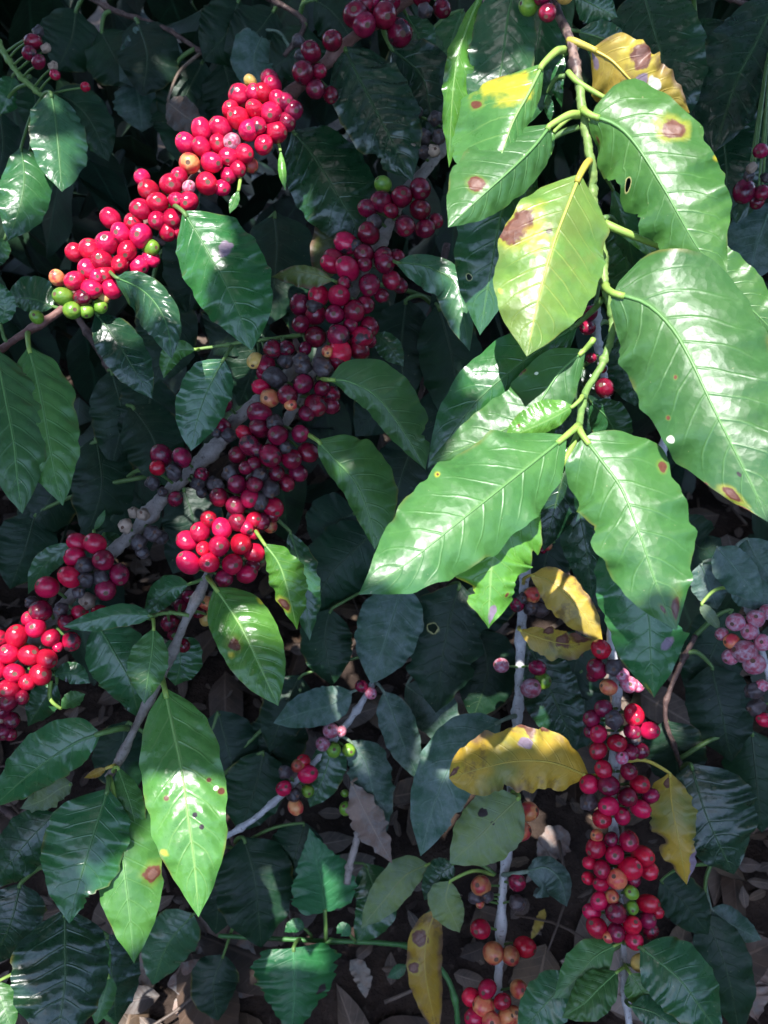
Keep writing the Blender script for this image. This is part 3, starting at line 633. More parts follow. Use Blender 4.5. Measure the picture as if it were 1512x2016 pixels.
leaf(E, 'yellow', .68, .67, 42, 46, '1318 1522 1322 1580 1335 1650 1352 1742', (1225, 1500, .675), fold=-.2, wave=.16, ragged=.12, prof='broad', spots=[(1375, 1690, 22, 'g'), (1362, 1730, 14, 'g'), (1312, 1540, 10, 'b')], notch=[(1, .62, .08, .35), (-1, .6, .08, .3)], label='ragged yellow leaf with a brown tip')
leaf(E, 'fresh', .645, .635, 44, 40, '1212 1860 1170 1884 1135 1925 1090 1966', (1226, 1852, .66), fold=-.15)
leaf(E, 'mid', .66, .66, 48, 46, '1130 1925 1080 1970 1020 2040', (1226, 1858, .66), fold=-.1, prof='broad')
leaf(E, 'fresh', .630, .622, 40, 38, '1216 1912 1180 1945 1150 1975 1106 2004', (1229, 1905, .658), fold=-.1, quilt=.14)
leaf(E, 'fresh', .64, .635, 30, 32, '1240 1915 1262 1950 1288 1990', (1230, 1900, .658), fold=-.1)
leaf(E, 'mid', .63, .615, 66, 64, '1262 1866 1300 1895 1341 1932 1380 1985 1420 2040', (1228, 1856, .66), fold=-.12, prof='broad')
leaf(E, 'mid', .63, .62, 32, 30, '1240 1980 1290 1995 1345 2035', (1233, 1970, .655), fold=-.15)

# ================================================================== thin branch with orange fruit
Fb = branch('thin grey hanging branch with sparse orange cherries, under the large yellow leaf', 1025, 1180, .76)
stem(Fb, '1060 760 .84 1045 930 .80 1034 1090 .77 1027 1180 .765 1022 1320 .76 1016 1420 .755 1006 1560 .75 998 1640 .745 988 1740 .74 985 1830 .735 980 1920 .73 977 2040 .72', .0042, .0034, 'pale', nodes=9)
cluster(Fb, '1048 1171 16 o 1018 1191 14 d 1045 1197 15 k 1065 1201 14 k 1028 1179 12 k 1072 1175 12 k')
cluster(Fb, '1058 1315 15 d 1045 1355 19 p 1068 1341 15 g 987 1310 15 p')
cluster(Fb, '1040 1598 18 o 1025 1637 18 o')
cluster(Fb, '947 1744 19 o 937 1767 14 k 945 1779 8 o 1018 1737 17 d 1018 1777 15 k 960 1765 12 k')
cluster(Fb, '946 1829 19 r 971 1876 19 o 1005 1882 18 o 1033 1864 20 r')
cluster(Fb, '959 1947 18 r 927 1964 16 r 952 1981 20 o 989 1972 17 r 934 2004 18 r 967 2010 18 o 997 2002 17 o 1021 1947 17 o 1010 1998 16 o')
leaf(Fb, 'yellow', .70, .69, 34, 44, '1046 1132 1090 1148 1140 1200 1187 1264', (1030, 1150, .766), fold=-.25, prof='broad', ragged=.05, label='yellow leaf hanging beside the bright crinkled leaf')
leaf(Fb, 'yellow', .715, .71, 26, 34, '1022 1240 1070 1258 1120 1268 1182 1260', (1022, 1235, .763), fold=-.2, ragged=.10, spots=[(1140, 1255, 22, 'b'), (1110, 1262, 16, 'b'), (1080, 1240, 12, 'b')], label='browned yellow leaf with a bite out of it')
leaf(Fb, 'pale', .72, .715, 64, 58, '1022 1570 985 1605 945 1645 885 1700', (1006, 1560, .75), fold=-.1, prof='broad', spots=[(948, 1597, 9, 'k'), (966, 1618, 4, 'k')])
leaf(Fb, 'dusty', .715, .71, 22, 60, '1036 1716 1075 1708 1105 1735 1116 1785', (990, 1722, .74), fold=-.3, prof='broad', label='dust-covered leaf bent over')
leaf(Fb, 'pale', .735, .735, 30, 36, '885 1735 878 1770 890 1800 905 1836', (972, 1722, .74), fold=-.1, prof='broad')
leaf(Fb, 'mature', .745, .75, 26, 30, '892 1700 865 1725 835 1772', (975, 1722, .74), fold=-.1, prof='broad')
leaf(Fb, 'mature', .78, .785, 55, 60, '1040 1270 1075 1340 1110 1420 1130 1480', (1022, 1250, .762), prof='broad')
leaf(Fb, 'dusty', .725, .72, 62, 60, '985 1420 920 1460 880 1520 850 1600 828 1686', (1016, 1410, .755), fold=-.12, prof='broad', notch=[(1, .7, .05, .25)])

# ================================================================== faint dusty twig
G = branch('thin dusty twig with a few dull pink and green cherries among blue-green leaves', 735, 1340, .82)
stem(G, '760 1290 .83 735 1345 .82 690 1420 .815 640 1482 .81 560 1562 .80 500 1612 .795 440 1650 .79', .0030, .0026, 'pale', nodes=6)
stem(G, '745 1540 .83 720 1600 .825 703 1650 .82 688 1700 .82 683 1740 .82', .0030, .0034, 'grey', name='twig', nodes=3)
cluster(G, '712 1351 13 d 651 1438 15 p 636 1465 13 p 657 1477 14 g 687 1477 13 g 730 1365 11 p 672 1440 10 p')
cluster(G, '597 1500 14 r 606 1524 19 r 587 1508 13 o 562 1520 14 k 559 1552 16 r 582 1589 14 o 579 1565 14 k 606 1557 12 g 553 1300 1 k'.replace(' 553 1300 1 k', ''))
cluster(G, '681 1592 13 g 679 1562 7 g')
leaf(G, 'dusty', .80, .79, 62, 66, '790 1150 778 1200 764 1245 748 1295 731 1347', (800, 1120, .82), fold=-.1, prof='broad', label='dust-streaked blue-green leaf')
leaf(G, 'dusty', .80, .80, 34, 40, '692 1362 650 1388 600 1402 538 1424', (728, 1356, .82), fold=-.1, prof='broad')
leaf(G, 'dusty', .80, .80, 38, 34, '756 1362 775 1410 795 1465 825 1536', (738, 1345, .82), fold=-.15, wave=.1, prof='broad')
leaf(G, 'dusty', .81, .81, 44, 40, '690 1460 720 1500 735 1560 760 1640', (668, 1450, .81), fold=-.1, wave=.1, prof='broad', ragged=.07)
leaf(G, 'dry', .80, .80, 30, 36, '692 1540 715 1590 740 1640 772 1700', (745, 1545, .83), fold=-.3, wave=.22, ragged=.12, label='withered grey leaf')
leaf(G, 'mid', .805, .81, 38, 34, '655 1460 640 1520 610 1590', (650, 1475, .81), prof='broad')

# ================================================================== dark branches behind, each with its own leaves
def back(label, stems, bark, leaves, fruit=(), r=.0032, cat='branch'):
    P = [float(t) for t in stems[0].split()[:3]]
    b = branch(label, *P, group='shaded branches behind')
    for k, s in enumerate(stems): stem(b, s, r, r * .7, bark, name='stem' if k == 0 else 'twig', seg=8, nodes=5)
    for f in fruit: cluster(b, f)
    for ln in leaves:
        t = ln.split('|'); kind, d0, d1, wa, wb = t[0].split()
        if kind == 'mature' and float(d0) >= .74: kind = 'old'  # far leaves take the darker copy that paints in the shade
        kw = eval('dict(' + t[2] + ')') if len(t) > 2 else {}
        kw.setdefault('prof', 'broad')
        A_ = np.vstack(STEMS[b.name]); p0 = np.array([float(q) for q in t[1].split()[:2]])
        q = A_[np.argmin(((A_[:, :2] - p0) ** 2).sum(1))]
        kw.setdefault('node', (q[0], q[1], q[2]))
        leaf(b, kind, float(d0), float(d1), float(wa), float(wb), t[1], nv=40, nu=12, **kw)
    return b
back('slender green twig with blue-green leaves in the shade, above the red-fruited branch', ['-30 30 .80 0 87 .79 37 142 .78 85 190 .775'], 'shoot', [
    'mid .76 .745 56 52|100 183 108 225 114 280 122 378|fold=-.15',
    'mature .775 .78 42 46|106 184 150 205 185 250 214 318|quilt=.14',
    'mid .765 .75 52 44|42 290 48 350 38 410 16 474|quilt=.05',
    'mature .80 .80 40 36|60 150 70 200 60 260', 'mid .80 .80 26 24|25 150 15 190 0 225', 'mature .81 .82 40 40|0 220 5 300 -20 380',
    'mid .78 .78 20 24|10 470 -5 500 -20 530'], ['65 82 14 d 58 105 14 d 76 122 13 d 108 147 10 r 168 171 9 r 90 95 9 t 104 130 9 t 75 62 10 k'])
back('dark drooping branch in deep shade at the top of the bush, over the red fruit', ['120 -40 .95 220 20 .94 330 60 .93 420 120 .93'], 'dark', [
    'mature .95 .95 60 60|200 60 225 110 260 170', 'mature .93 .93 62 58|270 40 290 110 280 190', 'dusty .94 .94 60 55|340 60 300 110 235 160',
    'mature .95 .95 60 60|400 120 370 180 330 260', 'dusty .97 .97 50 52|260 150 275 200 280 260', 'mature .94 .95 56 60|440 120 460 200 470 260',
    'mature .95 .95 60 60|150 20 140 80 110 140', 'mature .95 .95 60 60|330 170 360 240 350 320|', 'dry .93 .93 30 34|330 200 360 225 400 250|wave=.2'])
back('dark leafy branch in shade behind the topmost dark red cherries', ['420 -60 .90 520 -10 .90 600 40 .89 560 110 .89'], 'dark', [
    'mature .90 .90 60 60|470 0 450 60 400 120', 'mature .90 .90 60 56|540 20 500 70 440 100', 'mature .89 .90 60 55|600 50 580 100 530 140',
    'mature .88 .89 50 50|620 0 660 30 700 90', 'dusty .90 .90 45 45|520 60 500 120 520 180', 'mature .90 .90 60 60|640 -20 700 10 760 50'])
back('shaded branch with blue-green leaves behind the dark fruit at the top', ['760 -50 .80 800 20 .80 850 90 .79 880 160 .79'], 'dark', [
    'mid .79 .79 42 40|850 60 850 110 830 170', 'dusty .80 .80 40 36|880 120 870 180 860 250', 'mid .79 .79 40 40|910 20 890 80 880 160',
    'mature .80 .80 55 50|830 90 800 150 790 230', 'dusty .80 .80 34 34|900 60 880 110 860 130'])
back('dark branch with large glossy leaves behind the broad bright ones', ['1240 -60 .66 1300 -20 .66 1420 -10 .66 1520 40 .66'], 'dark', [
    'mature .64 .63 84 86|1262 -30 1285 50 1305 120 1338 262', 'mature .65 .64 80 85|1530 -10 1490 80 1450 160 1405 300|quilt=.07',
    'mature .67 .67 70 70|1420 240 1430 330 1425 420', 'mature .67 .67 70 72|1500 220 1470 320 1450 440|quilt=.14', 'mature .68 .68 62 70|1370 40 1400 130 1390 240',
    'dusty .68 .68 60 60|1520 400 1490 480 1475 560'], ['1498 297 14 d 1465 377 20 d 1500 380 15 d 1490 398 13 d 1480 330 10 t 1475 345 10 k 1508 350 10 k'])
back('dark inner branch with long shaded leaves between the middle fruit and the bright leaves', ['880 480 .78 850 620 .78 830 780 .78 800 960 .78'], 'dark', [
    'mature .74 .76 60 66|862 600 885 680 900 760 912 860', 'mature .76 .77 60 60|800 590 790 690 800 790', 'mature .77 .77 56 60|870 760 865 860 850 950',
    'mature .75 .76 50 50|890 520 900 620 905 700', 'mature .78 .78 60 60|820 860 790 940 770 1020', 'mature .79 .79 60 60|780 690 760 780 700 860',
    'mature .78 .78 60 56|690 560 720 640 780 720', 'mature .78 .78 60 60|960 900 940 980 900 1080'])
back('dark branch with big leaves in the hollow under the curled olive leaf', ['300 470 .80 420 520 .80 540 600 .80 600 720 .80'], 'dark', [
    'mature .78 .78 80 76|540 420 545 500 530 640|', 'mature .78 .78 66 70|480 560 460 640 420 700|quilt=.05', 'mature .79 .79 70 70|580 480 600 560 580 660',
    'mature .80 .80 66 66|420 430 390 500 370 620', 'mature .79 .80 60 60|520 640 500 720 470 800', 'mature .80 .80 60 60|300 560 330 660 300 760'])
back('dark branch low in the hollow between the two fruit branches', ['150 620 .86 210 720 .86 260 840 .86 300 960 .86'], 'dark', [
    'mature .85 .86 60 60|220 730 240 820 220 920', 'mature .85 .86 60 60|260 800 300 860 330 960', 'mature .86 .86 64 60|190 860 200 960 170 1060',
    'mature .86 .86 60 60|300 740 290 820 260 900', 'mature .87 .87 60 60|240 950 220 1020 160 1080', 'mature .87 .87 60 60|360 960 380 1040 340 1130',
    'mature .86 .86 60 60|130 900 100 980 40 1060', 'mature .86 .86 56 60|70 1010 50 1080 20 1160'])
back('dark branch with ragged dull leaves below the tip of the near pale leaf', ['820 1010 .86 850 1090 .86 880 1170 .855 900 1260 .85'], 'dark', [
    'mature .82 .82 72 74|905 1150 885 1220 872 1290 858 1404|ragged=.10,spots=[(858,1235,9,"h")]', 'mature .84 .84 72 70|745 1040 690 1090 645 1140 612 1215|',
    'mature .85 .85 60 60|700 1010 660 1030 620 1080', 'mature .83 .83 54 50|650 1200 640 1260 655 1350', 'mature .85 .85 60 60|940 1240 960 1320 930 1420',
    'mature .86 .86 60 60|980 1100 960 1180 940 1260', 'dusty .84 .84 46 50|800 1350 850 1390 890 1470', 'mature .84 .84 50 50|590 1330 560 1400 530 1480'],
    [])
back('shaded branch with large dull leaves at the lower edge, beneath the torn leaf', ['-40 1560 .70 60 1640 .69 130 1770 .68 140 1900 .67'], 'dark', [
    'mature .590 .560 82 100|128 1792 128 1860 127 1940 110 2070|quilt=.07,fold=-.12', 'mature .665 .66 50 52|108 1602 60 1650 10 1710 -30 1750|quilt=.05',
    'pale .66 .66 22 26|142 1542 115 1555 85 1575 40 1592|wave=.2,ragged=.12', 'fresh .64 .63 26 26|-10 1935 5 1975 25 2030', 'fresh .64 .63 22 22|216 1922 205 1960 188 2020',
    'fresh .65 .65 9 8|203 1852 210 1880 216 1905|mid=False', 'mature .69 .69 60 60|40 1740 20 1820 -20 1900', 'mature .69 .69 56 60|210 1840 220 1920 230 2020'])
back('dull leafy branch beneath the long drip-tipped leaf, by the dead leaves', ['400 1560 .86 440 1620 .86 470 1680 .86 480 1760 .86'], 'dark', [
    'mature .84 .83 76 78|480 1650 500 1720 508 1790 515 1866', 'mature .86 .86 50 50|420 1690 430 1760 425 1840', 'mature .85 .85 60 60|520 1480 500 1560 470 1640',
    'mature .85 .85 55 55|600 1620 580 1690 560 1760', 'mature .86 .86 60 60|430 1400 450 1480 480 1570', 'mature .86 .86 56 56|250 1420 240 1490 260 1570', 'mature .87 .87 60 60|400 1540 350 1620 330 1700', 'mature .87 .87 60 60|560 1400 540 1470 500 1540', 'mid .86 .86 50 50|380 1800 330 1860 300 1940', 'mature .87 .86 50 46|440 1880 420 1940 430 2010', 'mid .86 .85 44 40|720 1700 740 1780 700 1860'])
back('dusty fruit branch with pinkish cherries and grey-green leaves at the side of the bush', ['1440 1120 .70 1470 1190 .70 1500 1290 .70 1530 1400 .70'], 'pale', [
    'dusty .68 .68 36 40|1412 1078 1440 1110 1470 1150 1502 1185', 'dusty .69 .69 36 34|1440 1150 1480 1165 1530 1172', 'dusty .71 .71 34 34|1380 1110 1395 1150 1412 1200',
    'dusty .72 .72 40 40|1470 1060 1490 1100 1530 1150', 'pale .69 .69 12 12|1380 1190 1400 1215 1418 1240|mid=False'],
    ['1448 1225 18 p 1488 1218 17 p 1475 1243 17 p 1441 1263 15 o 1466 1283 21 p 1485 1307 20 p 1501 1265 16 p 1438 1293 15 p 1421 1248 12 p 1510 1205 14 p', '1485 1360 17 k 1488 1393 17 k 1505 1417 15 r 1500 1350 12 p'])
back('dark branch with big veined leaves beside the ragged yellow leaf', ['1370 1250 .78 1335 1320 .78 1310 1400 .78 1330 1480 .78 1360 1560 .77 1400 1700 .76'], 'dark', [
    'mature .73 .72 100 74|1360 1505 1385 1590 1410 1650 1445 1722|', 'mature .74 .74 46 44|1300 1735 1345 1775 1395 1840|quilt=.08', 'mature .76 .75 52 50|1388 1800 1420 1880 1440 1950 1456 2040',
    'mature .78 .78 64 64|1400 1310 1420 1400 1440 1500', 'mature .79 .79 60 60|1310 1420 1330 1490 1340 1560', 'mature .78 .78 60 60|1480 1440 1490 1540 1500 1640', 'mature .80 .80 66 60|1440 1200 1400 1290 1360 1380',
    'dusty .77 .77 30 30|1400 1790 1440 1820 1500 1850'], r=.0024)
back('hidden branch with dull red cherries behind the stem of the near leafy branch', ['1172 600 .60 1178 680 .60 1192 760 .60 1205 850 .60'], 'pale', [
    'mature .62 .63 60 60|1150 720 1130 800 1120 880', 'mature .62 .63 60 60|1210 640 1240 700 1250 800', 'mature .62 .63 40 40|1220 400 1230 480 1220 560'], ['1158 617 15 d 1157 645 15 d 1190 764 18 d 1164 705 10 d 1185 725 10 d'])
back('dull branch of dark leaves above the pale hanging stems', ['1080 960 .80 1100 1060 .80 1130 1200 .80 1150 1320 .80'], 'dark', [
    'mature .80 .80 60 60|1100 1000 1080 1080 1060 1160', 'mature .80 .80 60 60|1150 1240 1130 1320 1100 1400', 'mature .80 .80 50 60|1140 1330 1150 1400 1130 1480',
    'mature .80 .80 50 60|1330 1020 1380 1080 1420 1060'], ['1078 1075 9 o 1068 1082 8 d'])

# ================================================================== low weed with toothed leaves
Wd = tag(empty('weed_plant', cw(pc(620, 1850, .86))), 'low green weed with toothed heart-shaped leaves on a trailing stem', 'weed')
stem(Wd, '430 1842 .86 500 1846 .86 620 1852 .855 740 1856 .85 815 1868 .84 870 1912 .83 895 1970 .82 902 2040 .82', .0020, .0026, 'vine', nodes=4)
leaf(Wd, 'weed', .83, .82, 64, 66, '640 1796 634 1740 622 1690 609 1630', (640, 1852, .855), prof='cordate', ser=11, wave=.08, fold=-.15, ragged=.04)
leaf(Wd, 'weed', .82, .81, 88, 82, '578 1866 580 1930 578 1980 572 2050', (590, 1851, .856), prof='cordate', ser=11, wave=.09, fold=-.12, ragged=.05, spots=[(630, 1950, 9, 'k')])
leaf(Wd, 'weed', .84, .835, 14, 16, '862 1780 835 1830 800 1900', (830, 1880, .84), wave=.2, mid=False)
leaf(Wd, 'weed', .85, .85, 14, 14, '600 1828 580 1822 560 1835', (612, 1850, .856), mid=False)
leaf(Wd, 'weed', .845, .845, 14, 12, '690 1842 675 1828 662 1838', (700, 1854, .853), mid=False)
leaf(Wd, 'weed', .84, .84, 12, 12, '800 1900 780 1915 762 1925', (830, 1880, .84), mid=False)
Ys = tag(empty('coffee_seedling', cw(pc(880, 1690, .84))), 'young sprig with pale yellowish spotted leaves, beside the trailing weed stem', 'sprig')
stem(Ys, '880 1690 .85 860 1740 .85 850 1785 .85 845 1850 .86', .0018, .0022, 'dark', nodes=3)
leaf(Ys, 'pale', .825, .82, 32, 38, '842 1702 800 1722 765 1762 711 1827', (878, 1694, .85), fold=-.1, prof='broad')
leaf(Ys, 'yellow', .83, .82, 34, 36, '858 1790 840 1850 838 1920 862 2040', (850, 1785, .85), fold=-.25, spots=[(830, 1850, 16, 'b'), (815, 1905, 9, 'b')], prof='broad')

# ================================================================== dead leaves on the soil
def gd(x, y, h=.02):                     # a point on the soil along a photo ray
    r = CAMR @ pc(x, y, 1.0); t = (h - CAMT[2]) / r[2]; return t
dead = [('large greyish-brown dead leaf lying flat under the drip-tipped leaf', '350 1830 420 1850 510 1895', 46, 40, 'dry'),
        ('tan dead leaf with a curled edge, on the soil below the sunlit leaf', '235 1925 290 1910 330 1890', 30, 34, 'dry'),
        ('long grey dead leaf on the soil beside the tan curled one', '330 1940 400 1925 500 1960', 34, 30, 'dry'),
        ('reddish-brown dead leaf lowest on the soil by the weed', '340 1990 390 1970 430 1930', 30, 26, 'dry'),
        ('small crumpled brown dead leaf on bare soil below the trailing stem', '690 1890 712 1920 720 1965', 18, 16, 'dry'),
        ('grey-violet dead leaf lying behind the toothed weed leaf', '520 1720 570 1690 610 1650', 30, 34, 'dry'),
        ('brown dead leaf lying by the dark veined branch', '1500 1880 1470 1930 1490 2010', 44, 40, 'dry'),
        ('dark brown dead leaf on the soil between the hanging fruit branches', '1120 1640 1090 1660 1060 1700', 30, 28, 'dry'),
        ('orange-brown narrow dead leaf on the soil under the orange fruit', '1072 1790 1060 1820 1045 1850', 9, 9, 'yellow')]
for lab, pts, wa, wb, kind in dead:
    p = np.array([float(t) for t in pts.split()]).reshape(-1, 2)
    d0 = gd(*p[0], h=.035); d1 = gd(*p[-1], h=.035)
    V, F, UV, C, L = blade(p, d0, d1, wa, wb, int(p[0, 0]), fold=.15, wave=.25, ragged=.10, arch=-.02, roll=-8, prof='broad', nv=40, nu=12)
    Wv = cw(V); o0 = cw(C[0])
    o = add('fallen_leaf', mesh('fallen_leaf', Wv - o0, F, leaf_mat(kind), UV), o0)
    tag(o, lab, 'dead leaf', 'dead leaves on the soil')

def free_leaf(rg, L, w, nv=8, nu=4):
    """leaf mesh around the origin, along +X, for the uncountable masses"""
    V = []; F = []; UV = []
    pr = np.array(PROF['broad']); cv = rg.uniform(-.3, .5); fo = rg.uniform(-.4, .2); tw = rg.uniform(-.5, .5); p1 = rg.rand() * 6
    for i in range(nv + 1):
        v = i / nv; f = np.interp(v, pr[:, 0], pr[:, 1])
        for j in range(nu + 1):
            u = -1 + 2 * j / nu; x = v * L; y = u * w * f * (1 + .06 * math.sin(9 * v + p1))
            z = -cv * L * v * v * .5 + fo * abs(y) + tw * y * v + .10 * w * math.sin(13 * v + p1 + 2 * u) * u * u
            V.append((x, y, z)); UV.append(((u + 1) / 2, v))
    for i in range(nv):
        for j in range(nu):
            a = i * (nu + 1) + j; F.append((a, a + 1, a + nu + 2, a + nu + 1))
    return np.array(V), F, np.array(UV)
def rot(rg, yaw, pitch, roll):
    return np.array((Matrix.Rotation(yaw, 3, 'Z') @ Matrix.Rotation(pitch, 3, 'Y') @ Matrix.Rotation(roll, 3, 'X')))
def mass(name, items, mat, kind, label=None):
    V = []; F = []; U = []; n0 = 0
    for v, f, u in items:
        V.append(v); U.append(u); F += [tuple(t + n0 for t in q) for q in f]; n0 += len(v)
    return tag(add(name, mesh(name, np.vstack(V), F, mat, np.vstack(U)), (0, 0, 0)), label, None, None, kind)
def loose_mat(name, cols, dust=0):
    s = NT(name); g = s.n.new('ShaderNodeNewGeometry'); r = g.outputs['Random Per Island']
    uv = s.n.new('ShaderNodeUVMap'); sp = s.n.new('ShaderNodeSeparateXYZ'); s.l.new(uv.outputs[0], sp.inputs[0])
    a = s.math('ABSOLUTE', s.math('SUBTRACT', s.math('MULTIPLY', sp.outputs[0], 2.0), 1.0))
    ph = s.math('MULTIPLY', s.math('SUBTRACT', sp.outputs[1], s.math('MULTIPLY', a, .16)), 9.0)
    fr = s.math('MULTIPLY', s.math('ABSOLUTE', s.math('SUBTRACT', s.math('FRACT', ph), .5)), 2.0)
    ve = s.math('MAXIMUM', s.math('MULTIPLY', s.sstep(fr, .82, 1.0), .3), s.math('MULTIPLY', s.sstep(a, .09, .03), .6))
    tc = s.n.new('ShaderNodeTexCoord'); n = s.noise(40, 5, vec=tc.outputs['Object'], rough=.65)
    rm = s.n.new('ShaderNodeValToRGB'); s.l.new(r, rm.inputs[0])
    while len(rm.color_ramp.elements) < len(cols): rm.color_ramp.elements.new(.5)
    for i, c in enumerate(cols):
        rm.color_ramp.elements[i].position = i / max(1, len(cols) - 1); rm.color_ramp.elements[i].color = (*c, 1)
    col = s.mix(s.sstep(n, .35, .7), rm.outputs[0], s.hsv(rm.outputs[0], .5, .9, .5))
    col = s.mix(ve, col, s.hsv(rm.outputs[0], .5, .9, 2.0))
    return s.done(s.principled(col, .5, .4, s.bump(s.math('ADD', n, s.math('MULTIPLY', ve, -.8)), .4, .0015)))

# leaf litter on the soil
rg = np.random.RandomState(11); it = []
for k in range(2600):
    x = rg.uniform(-1.3, 1.3); y = rg.uniform(-.3, 2.2); L = rg.uniform(.05, .13) if k < 800 else rg.uniform(.008, .035)
    if k > 800: x *= .6; y = .3 + .5 * (y + .3) / 2.5 * 2
    v, f, u = free_leaf(rg, L, L * rg.uniform(.16, .3))
    v = v @ rot(rg, rg.rand() * 6.28, rg.uniform(-.25, .25), rg.uniform(-.5, .5)).T + (x, y, max(-.01, gz(x, y)) + rg.uniform(.004, .03))
    it.append((v, f, u))
for k in range(160):                                   # dead twigs among the leaves
    x = rg.uniform(-.8, .8); y = rg.uniform(.1, 1.4); a = rg.rand() * 6.28; L = rg.uniform(.03, .14)
    z = max(0, gz(x, y)) + rg.uniform(.012, .035); c = np.array([[0, 0, 0], [L * .5, rg.uniform(-.01, .01), .004], [L, rg.uniform(-.015, .015), rg.uniform(-.008, .012)]])
    v, f, u = tube_vf(smoothline(c, 6) @ rot(rg, a, 0, 0).T + (x, y, z), np.linspace(.0022, .0010, 6), 5)
    it.append((np.array(v), f, np.array(u)))
mass('leaf_litter', it, loose_mat('litter', [(.035, .022, .016), (.09, .06, .045), (.16, .12, .095), (.06, .035, .022), (.12, .08, .05)]), 'stuff', 'dark layer of rotting dead leaves')

# the bush interior beyond the countable branches
rg = np.random.RandomState(5); it = []
for k in range(7000):
    x = rg.uniform(-1.5, 1.5); y = rg.uniform(.62 - (.35 if abs(x) > .8 else 0), 2.5); z = rg.uniform(.05, 1.9)
    c = (np.array([x, y, z]) - CAMT) @ CAMR
    d = -c[2]
    if d < .3: continue
    px = 756 + FPX * c[0] / d; py = 1008 - FPX * c[1] / d
    lim = .98 if py < 1150 else 1.02
    if d < lim + .06 + (.05 if py > 1480 else 0) or (-250 < px < 1762 and py > 1620): continue
    L = rg.uniform(.10, .17); v, f, u = free_leaf(rg, L, L * rg.uniform(.2, .28))
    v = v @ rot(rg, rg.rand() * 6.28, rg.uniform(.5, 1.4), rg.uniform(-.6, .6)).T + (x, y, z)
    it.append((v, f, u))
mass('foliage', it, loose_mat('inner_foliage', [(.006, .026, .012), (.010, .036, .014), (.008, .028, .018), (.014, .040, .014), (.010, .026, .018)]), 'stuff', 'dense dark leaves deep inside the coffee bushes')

# unseen ring of leaves added to the sides and behind the viewer to cut low sky light
rg = np.random.RandomState(8); it = []
for k in range(5200):
    th = rg.uniform(math.radians(150), math.radians(390)); r = rg.uniform(1.25, 1.95)
    P = np.array([r * math.cos(th), .25 + r * math.sin(th), rg.uniform(0, 1.7 - .75 * max(0, -math.sin(th)))])
    c = (P - CAMT) @ CAMR
    if c[2] < 0 and abs(c[0]) < -c[2] * .62: continue
    L = rg.uniform(.12, .20); v, f, u = free_leaf(rg, L, L * rg.uniform(.2, .28), 4, 2)
    it.append((v @ rot(rg, rg.rand() * 6.28, rg.uniform(.3, 1.4), rg.uniform(-.6, .6)).T + P, f, u))
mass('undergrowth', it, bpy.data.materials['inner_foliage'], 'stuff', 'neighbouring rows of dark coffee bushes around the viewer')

# ================================================================== unseen leaf screen added above and behind the viewer to shape the sun
# Gaps are cut in the screen where sun patches should land; each patch is (distance along the axis, outline in photo pixels)
GAPS = [(.595, [(60, 590), (90, 490), (240, 350), (340, 240), (430, 150), (505, 135), (565, 150), (570, 290), (500, 330), (480, 395), (432, 425), (402, 500), (385, 600), (365, 650), (335, 610), (290, 590), (250, 615), (160, 650)]),
        (.475, [(870, -80), (925, -80), (930, 70), (1070, 70), (1075, -80), (1200, -80), (1560, 330), (1560, 1080), (1405, 1090), (1365, 1235), (1200, 1225), (1080, 1260), (880, 1250), (690, 1190), (720, 1030), (860, 900), (960, 720), (950, 650), (880, 470), (860, 330)]),
        (.545, [(270, 1560), (420, 1540), (490, 1640), (410, 1830), (300, 1720), (320, 1640)]),
        (.560, [(235, 1620), (320, 1640), (320, 1900), (240, 1900)]),
        (.600, [(-40, 1220), (110, 1240), (112, 1360), (-40, 1385)]),
        (.63, [(40, 1930), (135, 1925), (135, 2080), (-80, 2080), (-80, 1930)]),
        (.565, [(500, 1040), (590, 1035), (578, 1130), (530, 1135)]),
        (.755, [(-20, 330), (55, 300), (100, 370), (60, 440), (-20, 470)]), (.75, [(75, 285), (160, 270), (160, 350), (110, 375)]),
        (.575, [(775, 735), (820, 735), (822, 830), (780, 830)]),
        (.58, [(632, 885), (682, 875), (692, 962), (650, 966)]),
        (.568, [(322, 405), (425, 412), (402, 500), (385, 600), (362, 650), (330, 600)]), (.566, [(285, 555), (345, 560), (350, 690), (310, 650)]),
        (.56, [(480, 1210), (560, 1240), (565, 1390), (500, 1370)]),
        (.60, [(370, 1030), (520, 1030), (515, 1140), (370, 1130)])]
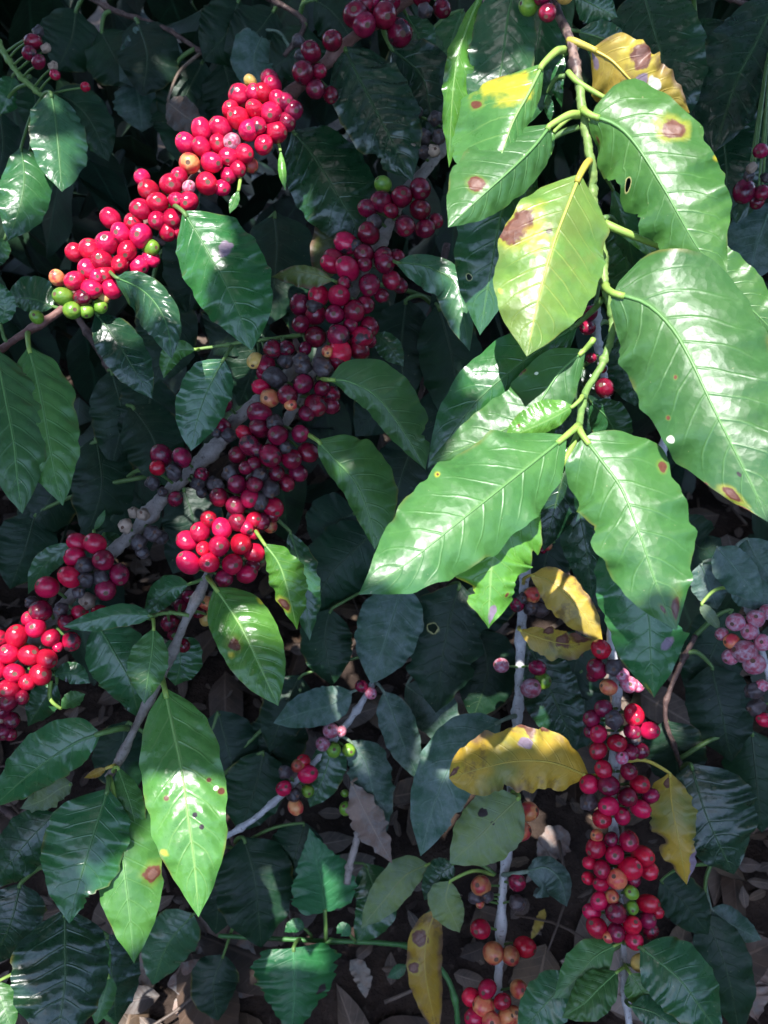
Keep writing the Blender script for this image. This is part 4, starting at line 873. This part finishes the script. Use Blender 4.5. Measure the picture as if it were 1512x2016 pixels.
def inside(px, py, poly):
    r = False; j = len(poly) - 1
    for i in range(len(poly)):
        xi, yi = poly[i]; xj, yj = poly[j]
        if (yi > py) != (yj > py) and px < (xj - xi) * (py - yi) / (yj - yi) + xi: r = not r
        j = i
    return r
def sun_hits(pcam):
    for d, poly in GAPS:
        t = (-d - pcam[2]) / SUN_C[2]; q = pcam + SUN_C * t
        if inside(756 + FPX * q[0] / d, 1008 - FPX * q[1] / d, poly): return True
    return False
rg = np.random.RandomState(21); it = []
S1 = np.cross(SUN_C, [0, 1, 0]); S1 /= np.linalg.norm(S1); S2 = np.cross(S1, SUN_C)
cen = np.array([0, -.05, -.56])
for k in range(19000):
    t = rg.uniform(.88, 1.16); a = rg.uniform(-.64, .64); b = rg.uniform(-.45, .88)
    P = cen + SUN_C * t + S1 * a + S2 * b
    if P[2] < .10: continue
    L = rg.uniform(.035, .075) if k < 12500 else rg.uniform(.012, .03)
    v, f, u = free_leaf(rg, L, L * rg.uniform(.25, .36), 4, 2)
    q = Vector(SUN_C).to_track_quat('Z', 'Y').to_matrix()
    v = v @ (np.array(q) @ rot(rg, rg.rand() * 6.28, rg.uniform(-.6, .6), rg.uniform(-.6, .6))).T + P
    if any(sun_hits(v[i]) for i in (0, 2, 4, 5, 7, 8, 9, 11, 14)): continue
    it.append((cw(v), f, u))
q = Vector(SUN_C).to_track_quat('Z', 'Y').to_matrix()
for k in range(2600):                                   # higher layer of added leaves, blocking sky light from overhead
    Pw = np.array([rg.uniform(-2.6, 2.6), rg.uniform(-.7, 3.6), rg.uniform(2.1, 2.9)])
    P = (Pw - CAMT) @ CAMR
    L = rg.uniform(.14, .30); v, f, u = free_leaf(rg, L, L * rg.uniform(.25, .36), 4, 2)
    v = v @ rot(rg, rg.rand() * 6.28, rg.uniform(-.6, .6), rg.uniform(-.6, .6)).T
    v = v + Pw; vc = (v - CAMT) @ CAMR
    if any(sun_hits(vc[i]) for i in range(15)): continue
    it.append((v, f, u))
mass('shade_canopy', it, loose_mat('canopy_foliage', [(.02, .07, .02), (.03, .09, .025), (.025, .075, .03)]), 'stuff', 'leafy crown overhead that shades the bush')
